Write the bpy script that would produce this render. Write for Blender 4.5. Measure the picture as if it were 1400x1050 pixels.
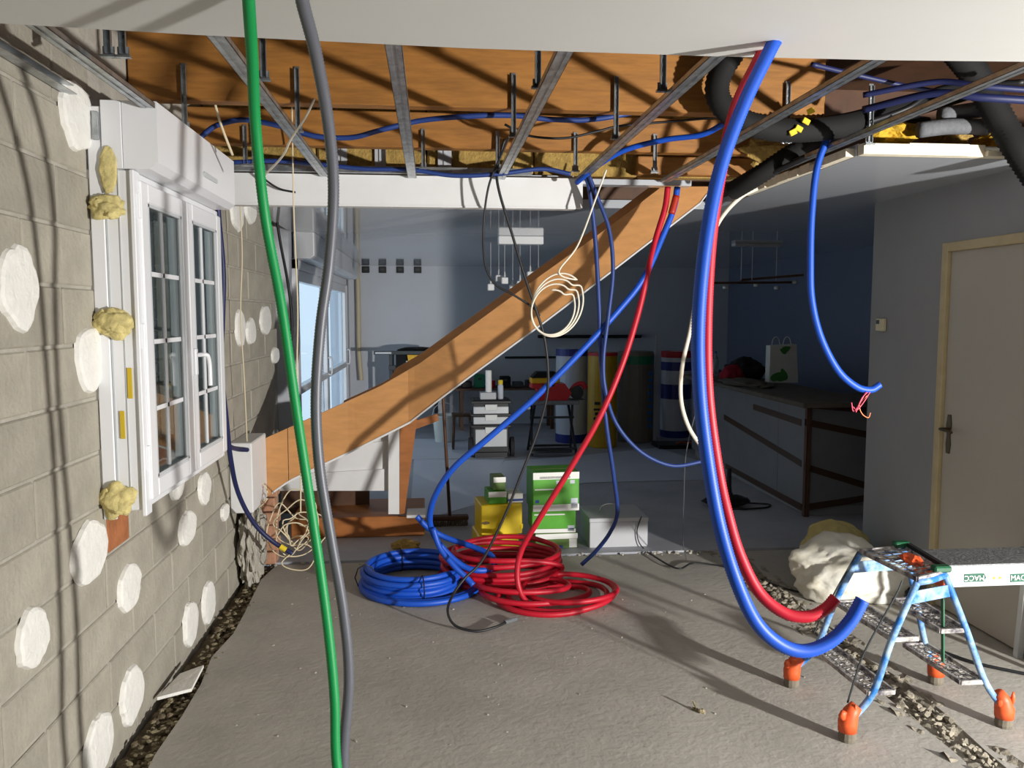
import bpy, bmesh, math, random
from mathutils import Vector, Matrix, noise
random.seed(7)
for _o in list(bpy.data.objects):
    bpy.data.objects.remove(_o)
SC = bpy.context.scene
COL = SC.collection

# ------------------------------------------------------------------ camera, light, exposure
F_PX, CAM_H = 1100.0, 1.68
PITCH = math.atan(95 / F_PX)
YAW = math.atan(110 / F_PX * math.cos(PITCH))
cam = bpy.data.cameras.new('camera')
cam.sensor_width = 36.0
cam.lens = 36.0 * F_PX / 1400.0
cam.clip_start = 0.05
CAM = bpy.data.objects.new('camera', cam)
COL.objects.link(CAM)
CAM.location = (0, 0, CAM_H)
CAM.rotation_euler = (math.pi / 2 - PITCH, 0, -YAW)
SC.camera = CAM

world = bpy.data.worlds.new('overcast_daylight')
SC.world = world
world.use_nodes = True
world.node_tree.nodes['Background'].inputs[0].default_value = (0.76, 0.86, 1.0, 1)
world.node_tree.nodes['Background'].inputs[1].default_value = 1.3

LAMP = (4.05, -0.5, 1.0)                      # work floodlight standing to the right of the photographer, aimed at the stair: every hard shadow in the photo points back to it
ld = bpy.data.lights.new('work_lamp_offscreen', 'SPOT')
ld.energy = 1600
ld.color = (1.0, 0.975, 0.93)
ld.shadow_soft_size = 0.075
ld.spot_size = math.radians(122)
ld.spot_blend = 1.0
lo = bpy.data.objects.new('work_lamp_offscreen', ld)
lo.location = LAMP
lo.rotation_euler = Vector((-.42, .905, -.05)).to_track_quat('-Z', 'Y').to_euler()
COL.objects.link(lo)

vs = SC.view_settings
SC.display_settings.display_device = 'sRGB'
vs.view_transform = 'Standard'
vs.look = 'None'
vs.gamma = 1.0
vs.use_curve_mapping = False
vs.exposure = 0.25

# ------------------------------------------------------------------ photo pixel -> point in the room
_cw, _sw, _cp, _sp = math.cos(YAW), math.sin(YAW), math.cos(PITCH), math.sin(PITCH)
_F = Vector((_sw * _cp, _cw * _cp, -_sp))
_R = Vector((_cw, -_sw, 0))
_U = Vector((_sw * _sp, _cw * _sp, _cp))
_C = Vector((0, 0, CAM_H))
def ray(px, py):
    return _F * F_PX + _R * (px - 700) + _U * (525 - py)
def P(px, py, Y):
    d = ray(px, py); return _C + d * (Y / d.y)
def PX(px, py, X):
    d = ray(px, py); return _C + d * (X / d.x)
def PZ(px, py, z=0.0):
    d = ray(px, py); return _C + d * ((z - CAM_H) / d.z)

# ------------------------------------------------------------------ materials
def lin(c):
    out = []
    for v in c[:3]:
        v = v / 255.0
        out.append(v / 12.92 if v <= 0.04045 else ((v + 0.055) / 1.055) ** 2.4)
    return (*out, 1.0)
MATS = {}
def M(name, col, rough=0.6, metal=0.0, var=0.0, scale=6.0, bump=0.0, bscale=60.0, stretch=(1, 1, 1), col2=None, rnd=0.0, spec=0.5, trans=0.0):
    if name in MATS:
        return MATS[name]
    m = bpy.data.materials.new(name)
    m.use_nodes = True
    nt = m.node_tree; N = nt.nodes; L = nt.links
    b = N['Principled BSDF']
    b.inputs['Base Color'].default_value = lin(col)
    b.inputs['Roughness'].default_value = rough
    b.inputs['Metallic'].default_value = metal
    b.inputs['Specular IOR Level'].default_value = spec
    if trans:
        b.inputs['Transmission Weight'].default_value = trans
    if var or bump or col2:
        tc = N.new('ShaderNodeTexCoord'); mp = N.new('ShaderNodeMapping')
        mp.inputs['Scale'].default_value = stretch
        L.new(tc.outputs['Object'], mp.inputs['Vector'])
    sock = None
    if var or col2:
        tn = N.new('ShaderNodeTexNoise'); tn.inputs['Scale'].default_value = scale
        tn.inputs['Detail'].default_value = 6; tn.inputs['Roughness'].default_value = 0.62
        L.new(mp.outputs[0], tn.inputs['Vector'])
        cr = N.new('ShaderNodeValToRGB')
        c1 = lin(col)
        if col2:
            c0 = lin(col2)
        else:
            c0 = tuple(v * (1 - var) for v in c1[:3]) + (1,)
        cr.color_ramp.elements[0].position = 0.36; cr.color_ramp.elements[0].color = c0
        cr.color_ramp.elements[1].position = 0.62; cr.color_ramp.elements[1].color = c1
        L.new(tn.outputs['Fac'], cr.inputs[0])
        sock = cr.outputs[0]
    if rnd:
        oi = N.new('ShaderNodeObjectInfo'); mr = N.new('ShaderNodeMapRange')
        mr.inputs['To Min'].default_value = 1 - rnd; mr.inputs['To Max'].default_value = 1 + rnd
        L.new(oi.outputs['Random'], mr.inputs['Value'])
        mx = N.new('ShaderNodeVectorMath'); mx.operation = 'SCALE'
        if sock: L.new(sock, mx.inputs[0])
        else: mx.inputs[0].default_value = lin(col)[:3]
        L.new(mr.outputs[0], mx.inputs['Scale'])
        sock = mx.outputs[0]
    if sock:
        L.new(sock, b.inputs['Base Color'])
    if bump:
        t2 = N.new('ShaderNodeTexNoise'); t2.inputs['Scale'].default_value = bscale; t2.inputs['Detail'].default_value = 5
        L.new(mp.outputs[0], t2.inputs['Vector'])
        bp = N.new('ShaderNodeBump'); bp.inputs['Strength'].default_value = bump; bp.inputs['Distance'].default_value = 0.01
        L.new(t2.outputs['Fac'], bp.inputs['Height']); L.new(bp.outputs[0], b.inputs['Normal'])
    MATS[name] = m
    return m

def glass_mat(name, tint, gloss):
    m = bpy.data.materials.new(name); m.use_nodes = True
    nt = m.node_tree; N = nt.nodes; L = nt.links
    N.remove(N['Principled BSDF'])
    t = N.new('ShaderNodeBsdfTransparent'); t.inputs[0].default_value = tint
    g = N.new('ShaderNodeBsdfGlossy'); g.inputs['Roughness'].default_value = 0.03
    mx = N.new('ShaderNodeMixShader'); mx.inputs[0].default_value = gloss
    L.new(t.outputs[0], mx.inputs[1]); L.new(g.outputs[0], mx.inputs[2])
    L.new(mx.outputs[0], N['Material Output'].inputs[0])
    MATS[name] = m
    return m

M('block', (172, 166, 152), .92, var=.16, scale=7, bump=.5, bscale=55, rnd=.09)
M('mortar', (182, 177, 165), .95, var=.2, scale=9, bump=.4, bscale=70)
M('upper_plaster', (200, 192, 172), .9, var=.12, scale=5, bump=.2)
M('terracotta', (178, 112, 70), .9, var=.3, scale=12, bump=.4)
M('sticker', (206, 176, 40), .6)
M('dab', (242, 240, 234), .85, var=.08, scale=16, bump=.45, bscale=45)
M('foam', (222, 206, 140), .85, var=.3, scale=25, bump=.6, bscale=50)
M('pvc', (232, 233, 236), .32)
M('pvc_grey', (196, 200, 203), .4)
M('ceiling_white', (208, 208, 205), .82, var=.035, scale=1.5)
M('ceiling_gloss', (186, 190, 196), .05, var=.03, scale=1.0, spec=1.0)
M('board_edge', (238, 228, 205), .9, var=.14, scale=20)
M('wall_grey', (156, 158, 160), .75, var=.05, scale=3, bump=.12, bscale=120)
M('wall_kitchen', (118, 128, 150), .6, var=.05, scale=1.3)
M('wall_back', (204, 208, 216), .6, var=.05, scale=1.3)
M('door_paint', (190, 184, 172), .55, var=.04, scale=3)
M('door_frame', (206, 190, 150), .6, var=.12, scale=10)
M('floor_concrete', (180, 175, 166), .85, var=.17, scale=2.6, bump=.28, bscale=38)
M('floor_tile', (176, 178, 186), .6, var=.2, scale=2.2, bump=.1)
M('dirt', (120, 106, 84), .95, var=.45, scale=18, bump=.7, bscale=40)
M('rubble', (148, 136, 108), .95, var=.5, scale=26, bump=.6, bscale=50)
M('scar', (156, 148, 132), .95, var=.42, scale=16, bump=.6, bscale=45)
M('joist', (164, 110, 48), .6, var=.3, scale=5, stretch=(1, 9, 9), bump=.06)
M('stringer', (204, 148, 92), .45, var=.16, scale=3.5, stretch=(1.4, 3, 6))
M('wood_orange', (170, 106, 54), .45, var=.22, scale=4, stretch=(1.5, 4, 6))
M('wood_dark', (92, 62, 42), .6, var=.3, scale=6)
M('white_paint', (226, 226, 226), .5, var=.04, scale=5)
M('wool_olive', (196, 182, 122), .95, var=.25, scale=8, bump=.8, bscale=40)
M('wool', (182, 150, 82), .98, var=.35, scale=22, bump=.8, bscale=80)
M('wool_yellow', (222, 178, 52), .98, var=.35, scale=14, bump=.9, bscale=50)
M('wool_white', (238, 237, 230), .5, col2=(214, 208, 188), scale=3, bump=1.0, bscale=9)
M('galv', (196, 202, 206), .34, metal=.85, var=.4, scale=18, stretch=(1, 1, 1), bump=.08)
M('steel_dark', (70, 74, 76), .45, metal=.6)
M('black_plastic', (22, 23, 25), .42)
M('black_matte', (11, 11, 12), .85, var=.3, scale=9)
M('rubber', (34, 34, 36), .8)
M('cable_black', (26, 27, 30), .5)
M('cable_white', (226, 218, 200), .5)
M('cable_beige', (214, 200, 168), .55)
M('hose_blue', (20, 80, 192), .48)
M('hose_blue_dark', (32, 58, 122), .5)
M('hose_navy', (26, 34, 80), .5)
M('hose_red', (186, 18, 42), .48)
M('hose_rust', (170, 44, 24), .5)
M('hose_green', (6, 142, 72), .48)
M('hose_grey', (92, 94, 102), .42)
M('grey_foam', (112, 114, 118), .9, var=.2, scale=30, bump=.3)
M('stool_blue', (40, 112, 190), .45, col2=(158, 184, 206), scale=16)
M('stool_steel', (190, 186, 180), .7, metal=.1, col2=(70, 64, 74), scale=24)
M('orange_tape', (224, 92, 44), .5, var=.25, scale=20)
M('dusty_rubber', (120, 112, 98), .9, var=.3, scale=20)
M('green_paint', (20, 92, 58), .5, var=.3, scale=15)
M('alu', (206, 210, 212), .35, metal=.35, var=.06, scale=6)
M('alu_tread', (150, 152, 154), .5, metal=.5, var=.35, scale=40, bump=.6, bscale=70)
M('print_green', (16, 84, 62), .6)
M('print_white', (235, 235, 230), .6)
M('print_yellow', (224, 196, 40), .6)
M('print_blue', (40, 70, 150), .6)
M('print_black', (20, 20, 20), .6)
M('card_green', (84, 168, 40), .5, var=.12, scale=8)
M('card_olive', (96, 128, 56), .5, var=.12, scale=8)
M('card_yellow', (238, 206, 14), .45, var=.1, scale=6)
M('card_white', (234, 234, 230), .5)
M('card_brown', (130, 108, 72), .8)
M('metal_box', (186, 188, 192), .42, var=.04, scale=4)
M('roll_white', (196, 202, 214), .35)
M('roll_blue', (30, 44, 130), .4)
M('roll_yellow', (196, 156, 26), .4, var=.12, scale=6)
M('roll_tan', (120, 112, 100), .45, var=.1, scale=5)
M('roll_green', (20, 120, 84), .4)
M('roll_cyan', (40, 120, 190), .4)
M('roll_red', (190, 28, 40), .5)
M('tool_silver', (206, 208, 210), .3, metal=.2)
M('tool_red', (206, 30, 40), .4)
M('tool_yellow', (236, 180, 20), .45)
M('sheet', (206, 211, 224), .5, var=.08, scale=2)
M('film', (132, 134, 138), .3, var=.12, scale=3, bump=.25, bscale=9)
M('tape_brown', (74, 52, 38), .4)
M('bag_white', (226, 228, 222), .55, var=.06, scale=6)
M('leaf_green', (70, 150, 60), .5)
M('cloth_red', (150, 24, 44), .9)
M('cloth_black', (22, 21, 24), .95)
M('cloth_brown', (104, 98, 88), .95, var=.2, scale=8)
M('clear', (190, 205, 215), .1, trans=.7)
M('lamp_white', (226, 228, 230), .35)
M('thermostat', (222, 214, 178), .5)
M('brass_old', (96, 84, 62), .4, metal=.7)
M('brick_pink', (196, 146, 116), .9, var=.25, scale=14, bump=.4)
M('wire_pink', (220, 80, 110), .5)
M('wire_copper', (214, 110, 70), .4, metal=.5)
M('shutter', (150, 152, 152), .6)
glass_mat('pane_glass', (0.86, 0.9, 0.9, 1), .22)
glass_mat('patio_glass', (0.80, 0.86, 0.88, 1), .12)

# ------------------------------------------------------------------ mesh builder
class MB:
    def __init__(s):
        s.v = []; s.f = []
    def add(s, vs, fs):
        o = len(s.v)
        s.v += [Vector(v) for v in vs]
        s.f += [tuple(i + o for i in f) for f in fs]
        return s
    def box(s, a, b):
        x0, y0, z0 = [min(p, q) for p, q in zip(a, b)]; x1, y1, z1 = [max(p, q) for p, q in zip(a, b)]
        return s.add([(x0,y0,z0),(x1,y0,z0),(x1,y1,z0),(x0,y1,z0),(x0,y0,z1),(x1,y0,z1),(x1,y1,z1),(x0,y1,z1)],
                     [(0,3,2,1),(4,5,6,7),(0,1,5,4),(1,2,6,5),(2,3,7,6),(3,0,4,7)])
    def cbox(s, a, b, c=.004):
        """box with chamfered edges"""
        bm = bmesh.new(); t = MB().box(a, b)
        vv = [bm.verts.new(v) for v in t.v]
        for f in t.f: bm.faces.new([vv[i] for i in f])
        bmesh.ops.bevel(bm, geom=bm.edges[:], offset=c, segments=1, affect='EDGES')
        bm.verts.index_update()
        s.add([v.co.copy() for v in bm.verts], [[v.index for v in f.verts] for f in bm.faces])
        bm.free(); return s
    def bar(s, p, q, w, h, up=(0, 0, 1)):
        """rectangular bar from p to q"""
        p, q = Vector(p), Vector(q); d = (q - p).normalized(); u = Vector(up)
        if abs(d.dot(u)) > .98: u = Vector((1, 0, 0))
        r = d.cross(u).normalized(); u = r.cross(d)
        vs = []
        for e in (p, q):
            for a, b in ((-1,-1),(1,-1),(1,1),(-1,1)):
                vs.append(e + r * (a * w / 2) + u * (b * h / 2))
        return s.add(vs, [(0,1,2,3),(7,6,5,4),(0,4,5,1),(1,5,6,2),(2,6,7,3),(3,7,4,0)])
    def prism(s, poly, d):
        """closed polygon of 3D points swept along vector d"""
        n = len(poly); d = Vector(d)
        a = [Vector(p) for p in poly]
        return s.add(a + [p + d for p in a], [tuple(range(n - 1, -1, -1)), tuple(range(n, 2 * n))] +
                     [(i, (i + 1) % n, n + (i + 1) % n, n + i) for i in range(n)])
    def tube(s, pts, r, seg=8, rf=None, caps=True):
        n = len(pts); pts = [Vector(p) for p in pts]
        t0 = (pts[1] - pts[0]).normalized()
        u = t0.orthogonal().normalized()
        vs = []; T = t0
        for i, p in enumerate(pts):
            t = (pts[min(i + 1, n - 1)] - pts[max(i - 1, 0)]).normalized()
            q = T.rotation_difference(t); u = q @ u; u = (u - t * u.dot(t)).normalized(); T = t
            w = t.cross(u); rr = rf(i) if rf else r
            for k in range(seg):
                a = 2 * math.pi * k / seg
                vs.append(p + u * (math.cos(a) * rr) + w * (math.sin(a) * rr))
        fs = []
        for i in range(n - 1):
            for k in range(seg):
                k2 = (k + 1) % seg
                fs.append((i * seg + k, i * seg + k2, (i + 1) * seg + k2, (i + 1) * seg + k))
        if caps:
            fs.append(tuple(range(seg - 1, -1, -1))); fs.append(tuple(range((n - 1) * seg, n * seg)))
        return s.add(vs, fs)
    def lathe(s, c, prof, seg=20, axis=(0, 0, 1)):
        """profile of (radius, height) about an axis through c"""
        ax = Vector(axis).normalized(); u = ax.orthogonal().normalized(); w = ax.cross(u); c = Vector(c)
        vs = []; n = len(prof)
        for r, h in prof:
            for k in range(seg):
                a = 2 * math.pi * k / seg
                vs.append(c + ax * h + u * (math.cos(a) * r) + w * (math.sin(a) * r))
        fs = []
        for i in range(n - 1):
            for k in range(seg):
                k2 = (k + 1) % seg
                fs.append((i * seg + k, i * seg + k2, (i + 1) * seg + k2, (i + 1) * seg + k))
        fs.append(tuple(range(seg - 1, -1, -1))); fs.append(tuple(range((n - 1) * seg, n * seg)))
        return s.add(vs, fs)
    def lump(s, c, rad, seed=0, sub=3, amp=.25, freq=2.2, squash=None):
        bm = bmesh.new(); bmesh.ops.create_icosphere(bm, subdivisions=sub, radius=1)
        c = Vector(c); off = Vector((seed * 3.7, seed * 1.3, seed * 7.1)); vs = []
        for v in bm.verts:
            k = 1 + amp * noise.fractal(v.co * freq + off, 1.0, 2.0, 4)
            p = Vector((v.co.x * rad[0], v.co.y * rad[1], v.co.z * rad[2])) * k + c
            if squash is not None and p.z < squash: p.z = squash
            vs.append(p)
        bm.verts.index_update()
        s.add(vs, [[v.index for v in f.verts] for f in bm.faces]); bm.free(); return s
    def rot(s, c, deg, axis='Z'):
        m = Matrix.Rotation(math.radians(deg), 3, axis); c = Vector(c)
        s.v = [m @ (v - c) + c for v in s.v]; return s
    def build(s, name, mat, parent=None, smooth=False, bevel=0.0):
        if parent is not None:
            org = Vector(parent.get('_org', (0, 0, 0)))
        else:
            xs = [v.x for v in s.v]; ys = [v.y for v in s.v]
            org = Vector(((min(xs) + max(xs)) / 2, (min(ys) + max(ys)) / 2, min(v.z for v in s.v)))
        me = bpy.data.meshes.new(name)
        me.from_pydata([tuple(v - org) for v in s.v], [], s.f)
        bm = bmesh.new(); bm.from_mesh(me)
        bmesh.ops.recalc_face_normals(bm, faces=bm.faces[:])
        if bevel:
            es = [e for e in bm.edges if e.is_manifold and e.calc_face_angle(0) > .5]
            bmesh.ops.bevel(bm, geom=es, offset=bevel, segments=2, affect='EDGES', clamp_overlap=True)
        bm.to_mesh(me); bm.free()
        if smooth:
            me.polygons.foreach_set('use_smooth', [True] * len(me.polygons))
        me.materials.append(MATS[mat])
        o = bpy.data.objects.new(name, me)
        COL.objects.link(o)
        if parent is None:
            o.location = org
            ORG[o.name] = org
        else:
            o.parent = parent
        o['_org'] = tuple(org)
        return o
ORG = {}
def tag(o, label, cat, group=None, kind=None):
    if label: o['label'] = label
    if cat: o['category'] = cat
    if group: o['group'] = group
    if kind: o['kind'] = kind
    return o
def thing(name, label, cat, loc=(0, 0, 0), group=None, kind=None):
    o = bpy.data.objects.new(name, None)
    o.empty_display_size = .05
    COL.objects.link(o); o.location = loc; o['_org'] = tuple(loc)
    return tag(o, label, cat, group, kind)
def struct(name, mb, mat, label, cat='wall', **k):
    return tag(mb.build(name, mat, None, **k), label, cat, None, 'structure')

def spline(pts, step=.012):
    """Catmull-Rom through pts, resampled evenly"""
    p = [Vector(q) for q in pts]
    p = [p[0] * 2 - p[1]] + p + [p[-1] * 2 - p[-2]]
    raw = []
    for i in range(1, len(p) - 2):
        a, b, c, d = p[i - 1:i + 3]
        # centripetal keeps tight bends from overshooting
        for k in range(24):
            t = k / 24
            raw.append(.5 * ((2 * b) + (c - a) * t + (2 * a - 5 * b + 4 * c - d) * t * t + (3 * b - a - 3 * c + d) * t ** 3))
    raw.append(p[-2])
    out = [raw[0]]; acc = 0
    for a, b in zip(raw, raw[1:]):
        L = (b - a).length
        if L < 1e-9: continue
        while acc + L >= step:
            a = a.lerp(b, (step - acc) / L); L = (b - a).length; acc = 0; out.append(a.copy())
            if L < 1e-9: break
        acc += L
    if (out[-1] - p[-2]).length > step * .3: out.append(p[-2])
    return out
def px_path(pts):
    return [P(*q) if isinstance(q, tuple) else q for q in pts]
def hose(name, label, cat, pts, r, mat, step=.02, seg=8, rib=0.0, parent=None, group=None):
    """a cable or conduit; rib > 0 gives real corrugation rings of that pitch"""
    pp = px_path(pts)
    mb = MB()
    if rib:
        c = spline(pp, rib / 2)
        mb.tube(c, r, seg, rf=lambda i: r if i % 2 else r * .90)
    else:
        mb.tube(spline(pp, step), r, seg)
    o = mb.build(name, mat, parent, smooth=True)
    if parent is None: tag(o, label, cat, group)
    return o
# ------------------------------------------------------------------ the room
XW = -1.22                                   # face of the block wall
YB = 12.2                                    # far wall
TOP = 3.0
CEIL = 2.40

# floors: concrete screed in front, a trench along the block wall and a torn-out partition line at x = 2.05
fl = MB()
n = 26
rnd = random.Random(3)
xl = [(-1.07 + rnd.uniform(-.025, .025), -2.2 + i * (5.42 + 2.2) / n) for i in range(n + 1)]
xr = [(1.99 + rnd.uniform(-.03, .03), -2.2 + i * (5.42 + 2.2) / n) for i in range(n + 1)]
for (a, b, c, d) in zip(xl, xl[1:], xr[1:], xr):
    pass
fl.prism([(x, y, -.09) for x, y in xl] + [(x, y + (rnd.uniform(-.02, .02) if i == 0 else 0), -.09) for i, (x, y) in enumerate(reversed(xr))], (0, 0, .09))
struct('floor', fl, 'floor_concrete', 'bare grey concrete screed floor in the front room', 'floor')
xr2 = [(2.13 + rnd.uniform(-.03, .03), y) for x, y in xr]
f2 = MB().prism([(x, y, -.09) for x, y in xr2] + [(4.7, 5.42, -.09), (4.7, -2.2, -.09)], (0, 0, .09))
struct('floor_right', f2, 'floor_concrete', 'concrete floor beyond the torn out partition line beside the door', 'floor')
f3 = MB().box((-1.6, 5.44, -.09), (4.7, YB + .1, .012))
struct('floor_rear', f3, 'floor_tile', 'blue grey floor of the dark rear room', 'floor')
f4 = MB().box((-1.6, -2.3, -.14), (4.7, 5.44, -.085))
struct('subfloor', f4, 'dirt', 'brown dirt in the open floor trenches', 'floor')

# block wall, every block a piece of its own around the window opening
wl = MB()
WY0, WY1, WZ0, WZ1 = 3.11, 4.23, .94, 2.43
for a, b in (((XW - .2, -2.2, -.14), (XW - .008, WY0, TOP)), ((XW - .2, WY1, -.14), (XW - .008, 6.42, TOP)),
             ((XW - .2, WY0, -.14), (XW - .008, WY1, WZ0)), ((XW - .2, WY0, WZ1), (XW - .008, WY1, TOP))):
    wl.box(a, b)
wall_left = struct('wall_left', wl, 'mortar', 'bare concrete block wall with mortar joints around the white window', 'wall')
bl, bh, jt = .5, .2, .011
full = None
rb = random.Random(11)
for k in range(13):
    z0 = k * bh - .02; z1 = z0 + bh - jt
    if z0 > 2.5: break
    y = 1.0 - (.25 if k % 2 else 0) - .17
    yend = 6.48 + rb.uniform(-.12, .06)
    while y < yend:
        y1 = min(y + bl - jt, yend)
        if y1 - y > .05:
            segs = [(y, y1, z0, z1)]
            if z1 > WZ0 and z0 < WZ1 and y1 > WY0 and y < WY1:
                segs = []
                if y < WY0: segs.append((y, WY0, z0, z1))
                if y1 > WY1: segs.append((WY1, y1, z0, z1))
                if z0 < WZ0 - .02: segs.append((max(y, WY0), min(y1, WY1), z0, WZ0))
            for (a, b, c, d) in segs:
                if b - a < .03: continue
                whole = abs(b - a - (bl - jt)) < 1e-6 and abs(d - c - (bh - jt)) < 1e-6
                cx = XW + rb.uniform(-.004, .002)
                if whole and full is not None:
                    o = full.copy(); COL.objects.link(o)
                    o.location = Vector((cx, a, c)) - Vector(wall_left['_org'])
                else:
                    t = MB().cbox((-.05, 0, 0), (0, b - a, d - c), .005)
                    t.v = [v + Vector(wall_left['_org']) for v in t.v]
                    terr = (a < 3.4 and abs(d - WZ0) < .01 and b < 3.6)
                    o = t.build('concrete_block', 'terracotta' if terr else 'block', wall_left)
                    o.location = Vector((cx, a, c)) - Vector(wall_left['_org'])
                    if whole: full = o
        y += bl

# broken wall end with dark reveal, then the patio door
struct('wall_left_reveal', MB().box((XW - .3, 6.42, -.1), (XW - .12, 7.15, TOP)), 'mortar', 'shaded raw reveal behind the broken end of the block wall', 'wall')
w2 = MB().box((XW - .2, 7.15, -.1), (XW, 7.3, TOP)).box((XW - .2, 7.3, 2.18), (XW, 11.6, TOP)).box((XW - .2, 11.6, -.1), (XW, YB, TOP))
struct('wall_left_rear', w2, 'wall_back', 'grey wall around the patio door of the rear room', 'wall')
struct('wall_back', MB().box((-1.5, YB, -.1), (4.8, YB + .15, TOP)), 'wall_back', 'blue grey far wall of the rear room', 'wall')
struct('wall_front', MB().box((-1.5, -2.4, -.1), (4.8, -2.2, TOP)), 'wall_grey', 'grey wall at the near end of the room', 'wall')
struct('wall_right_far', MB().box((4.6, -2.3, -.1), (4.75, YB, TOP)), 'wall_kitchen', 'dark blue grey kitchen side wall', 'wall')

# right partition with the flush door
XR = 2.88
DY0, DY1, DZ = 3.49, 4.275, 2.03
wr = MB()
wr.box((XR, DY1 + .05, -.09), (XR + .1, 5.06, CEIL)).box((XR, 3.39, -.09), (XR + .1, DY0 - .05, CEIL)).box((XR, DY0 - .05, DZ + .05), (XR + .1, DY1 + .05, CEIL))
wr.box((XR + .1, 3.39, -.09), (4.6, 3.44, CEIL)).box((XR + .1, 4.98, -.09), (4.6, 5.06, CEIL))
struct('wall_right', wr, 'wall_grey', 'grey painted partition wall holding the beige door', 'wall')
d1 = thing('door_1', 'flush beige interior door with worn cream frame in the grey wall', 'door', (XR, (DY0 + DY1) / 2, 0), kind='structure')
MB().cbox((XR + .012, DY0 + .002, .008), (XR + .05, DY1 - .002, DZ), .003).build('door_leaf', 'door_paint', d1)
for a, b in (((XR - .012, DY1, 0), (XR + .06, DY1 + .05, DZ + .05)), ((XR - .012, DY0 - .05, 0), (XR + .06, DY0, DZ + .05)), ((XR - .012, DY0, DZ), (XR + .06, DY1, DZ + .05))):
    MB().cbox(a, b, .004).build('door_frame', 'door_frame', d1)
hy = DY1 - .055
hp = MB()
hp.prism([(XR + .012, hy + sx * w, z) for sx, w, z in ((-1,.014,.90),(1,.014,.90),(1,.02,.95),(1,.014,1.0),(1,.022,1.06),(1,.012,1.12),(-1,.012,1.12),(-1,.022,1.06),(-1,.014,1.0),(-1,.02,.95))], (-.006, 0, 0))
hpl = hp.build('handle_plate', 'brass_old', d1)
MB().tube(spline([(XR + .01, hy, 1.04), (XR - .04, hy, 1.04), (XR - .05, hy - .02, 1.04), (XR - .05, hy - .11, 1.035)], .01), .008, 8).build('door_handle', 'brass_old', d1, smooth=True)

# ceilings
edge = [(-1.22, 2.17), (-.6, 2.22), (.1, 2.255), (.8, 2.255), (1.3, 2.24), (1.75, 2.21), (4.7, 2.2)]
cf = MB().prism([(-1.22, -2.2, CEIL), (4.7, -2.2, CEIL)] + [(x, y, CEIL) for x, y in reversed(edge)], (0, 0, .013))
struct('ceiling', cf, 'ceiling_white', 'white plasterboard ceiling above the front of the room', 'ceiling')
cb = MB()
for a, b in (((XW, 4.54, CEIL), (.8, YB, CEIL + .055)), ((.8, 5.45, CEIL), (1.94, YB, CEIL + .055)), ((.8, 4.48, CEIL), (1.46, 4.56, CEIL + .03)), ((1.94, 3.57, CEIL), (4.7, YB, CEIL + .055))):
    cb.box(a, b)
struct('ceiling_rear', cb, 'ceiling_gloss', 'glossy white ceiling over the rear room with torn front edge', 'ceiling')
rr = random.Random(5)
te = MB()                                      # torn plasterboard edges in cream and white
x = 1.94
while x < 4.5:
    w = rr.uniform(.08, .3); d = rr.uniform(.0, .05)
    te.box((x, 3.555 - d, CEIL + .0), (x + w, 3.575, CEIL + .02 + rr.uniform(0, .035))); x += w
y = 3.6
while y < 4.75:
    w = rr.uniform(.1, .25); te.box((1.925 - rr.uniform(0, .03), y, CEIL + .002), (1.945, y + w, CEIL + .03 + rr.uniform(0, .03))); y += w
struct('trim_1', te, 'board_edge', 'torn cream plasterboard edge of the rear ceiling', 'ceiling edge')
struct('trim_2', MB().box((XW, 4.475, 2.27), (.84, 4.535, 2.43)).box((XW, 4.47, 2.262), (.80, 4.54, 2.272)), 'white_paint', 'white header band under the open ceiling', 'header')
struct('trim_3', MB().box((XW, 4.435, 2.436), (.55, 4.475, 2.445)).box((XW, 4.433, 2.436), (.55, 4.436, 2.47)), 'galv', 'galvanised wall track on top of the white header', 'track')
struct('roof_deck', MB().box((-1.5, -2.4, TOP), (4.8, YB + .15, TOP + .06)), 'wood_dark', 'dark boarding above the joists', 'roof')
# closes the loft above the stairwell
struct('wall_loft', MB().box((-1.3, 4.66, 2.46), (4.7, 4.70, TOP)).box((.74, 4.66, 2.46), (.8, 5.45, TOP)).box((1.94, 4.66, 2.46), (2.0, 5.45, TOP)).box((.74, 5.45, 2.46), (1.96, 5.5, TOP)), 'wood_dark', 'brown board lining of the stair opening in the loft', 'wall')

# joists
for yy, z0, z1, lab in ((3.5, 2.555, 2.92, 'deep orange timber joist nearest the front ceiling edge'), (4.3, 2.545, 2.725, 'shallower orange timber joist in front of the mineral wool')):
    tag(MB().cbox((XW, yy, z0), (1.74 if yy < 4 else 1.95, yy + .07, z1), .004).build('timber_joist', 'joist'), lab, 'joist')
tag(MB().cbox((1.15, 4.48, 2.46), (1.93, 4.54, 2.56), .004).build('timber_plate', 'joist'), 'short orange timber plate above the stair opening', 'joist')
tag(MB().cbox((1.5, 2.7, 2.62), (4.6, 2.78, 2.70), .003).build('timber_batten', 'board_edge'), 'pale timber batten above the torn front ceiling edge', 'batten')
rw = random.Random(9)
xx = XW
for i in range(6):
    w = .6 if i < 5 else .5
    mb = MB().cbox((xx + .004, 4.565, 2.46), (xx + w - .004, 4.655, 2.95), .012)
    tag(mb.build('wool_batt', 'wool'), 'brown mineral wool batt standing behind the joists', 'insulation', 'mineral wool batts behind the joists')
    xx += w

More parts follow.
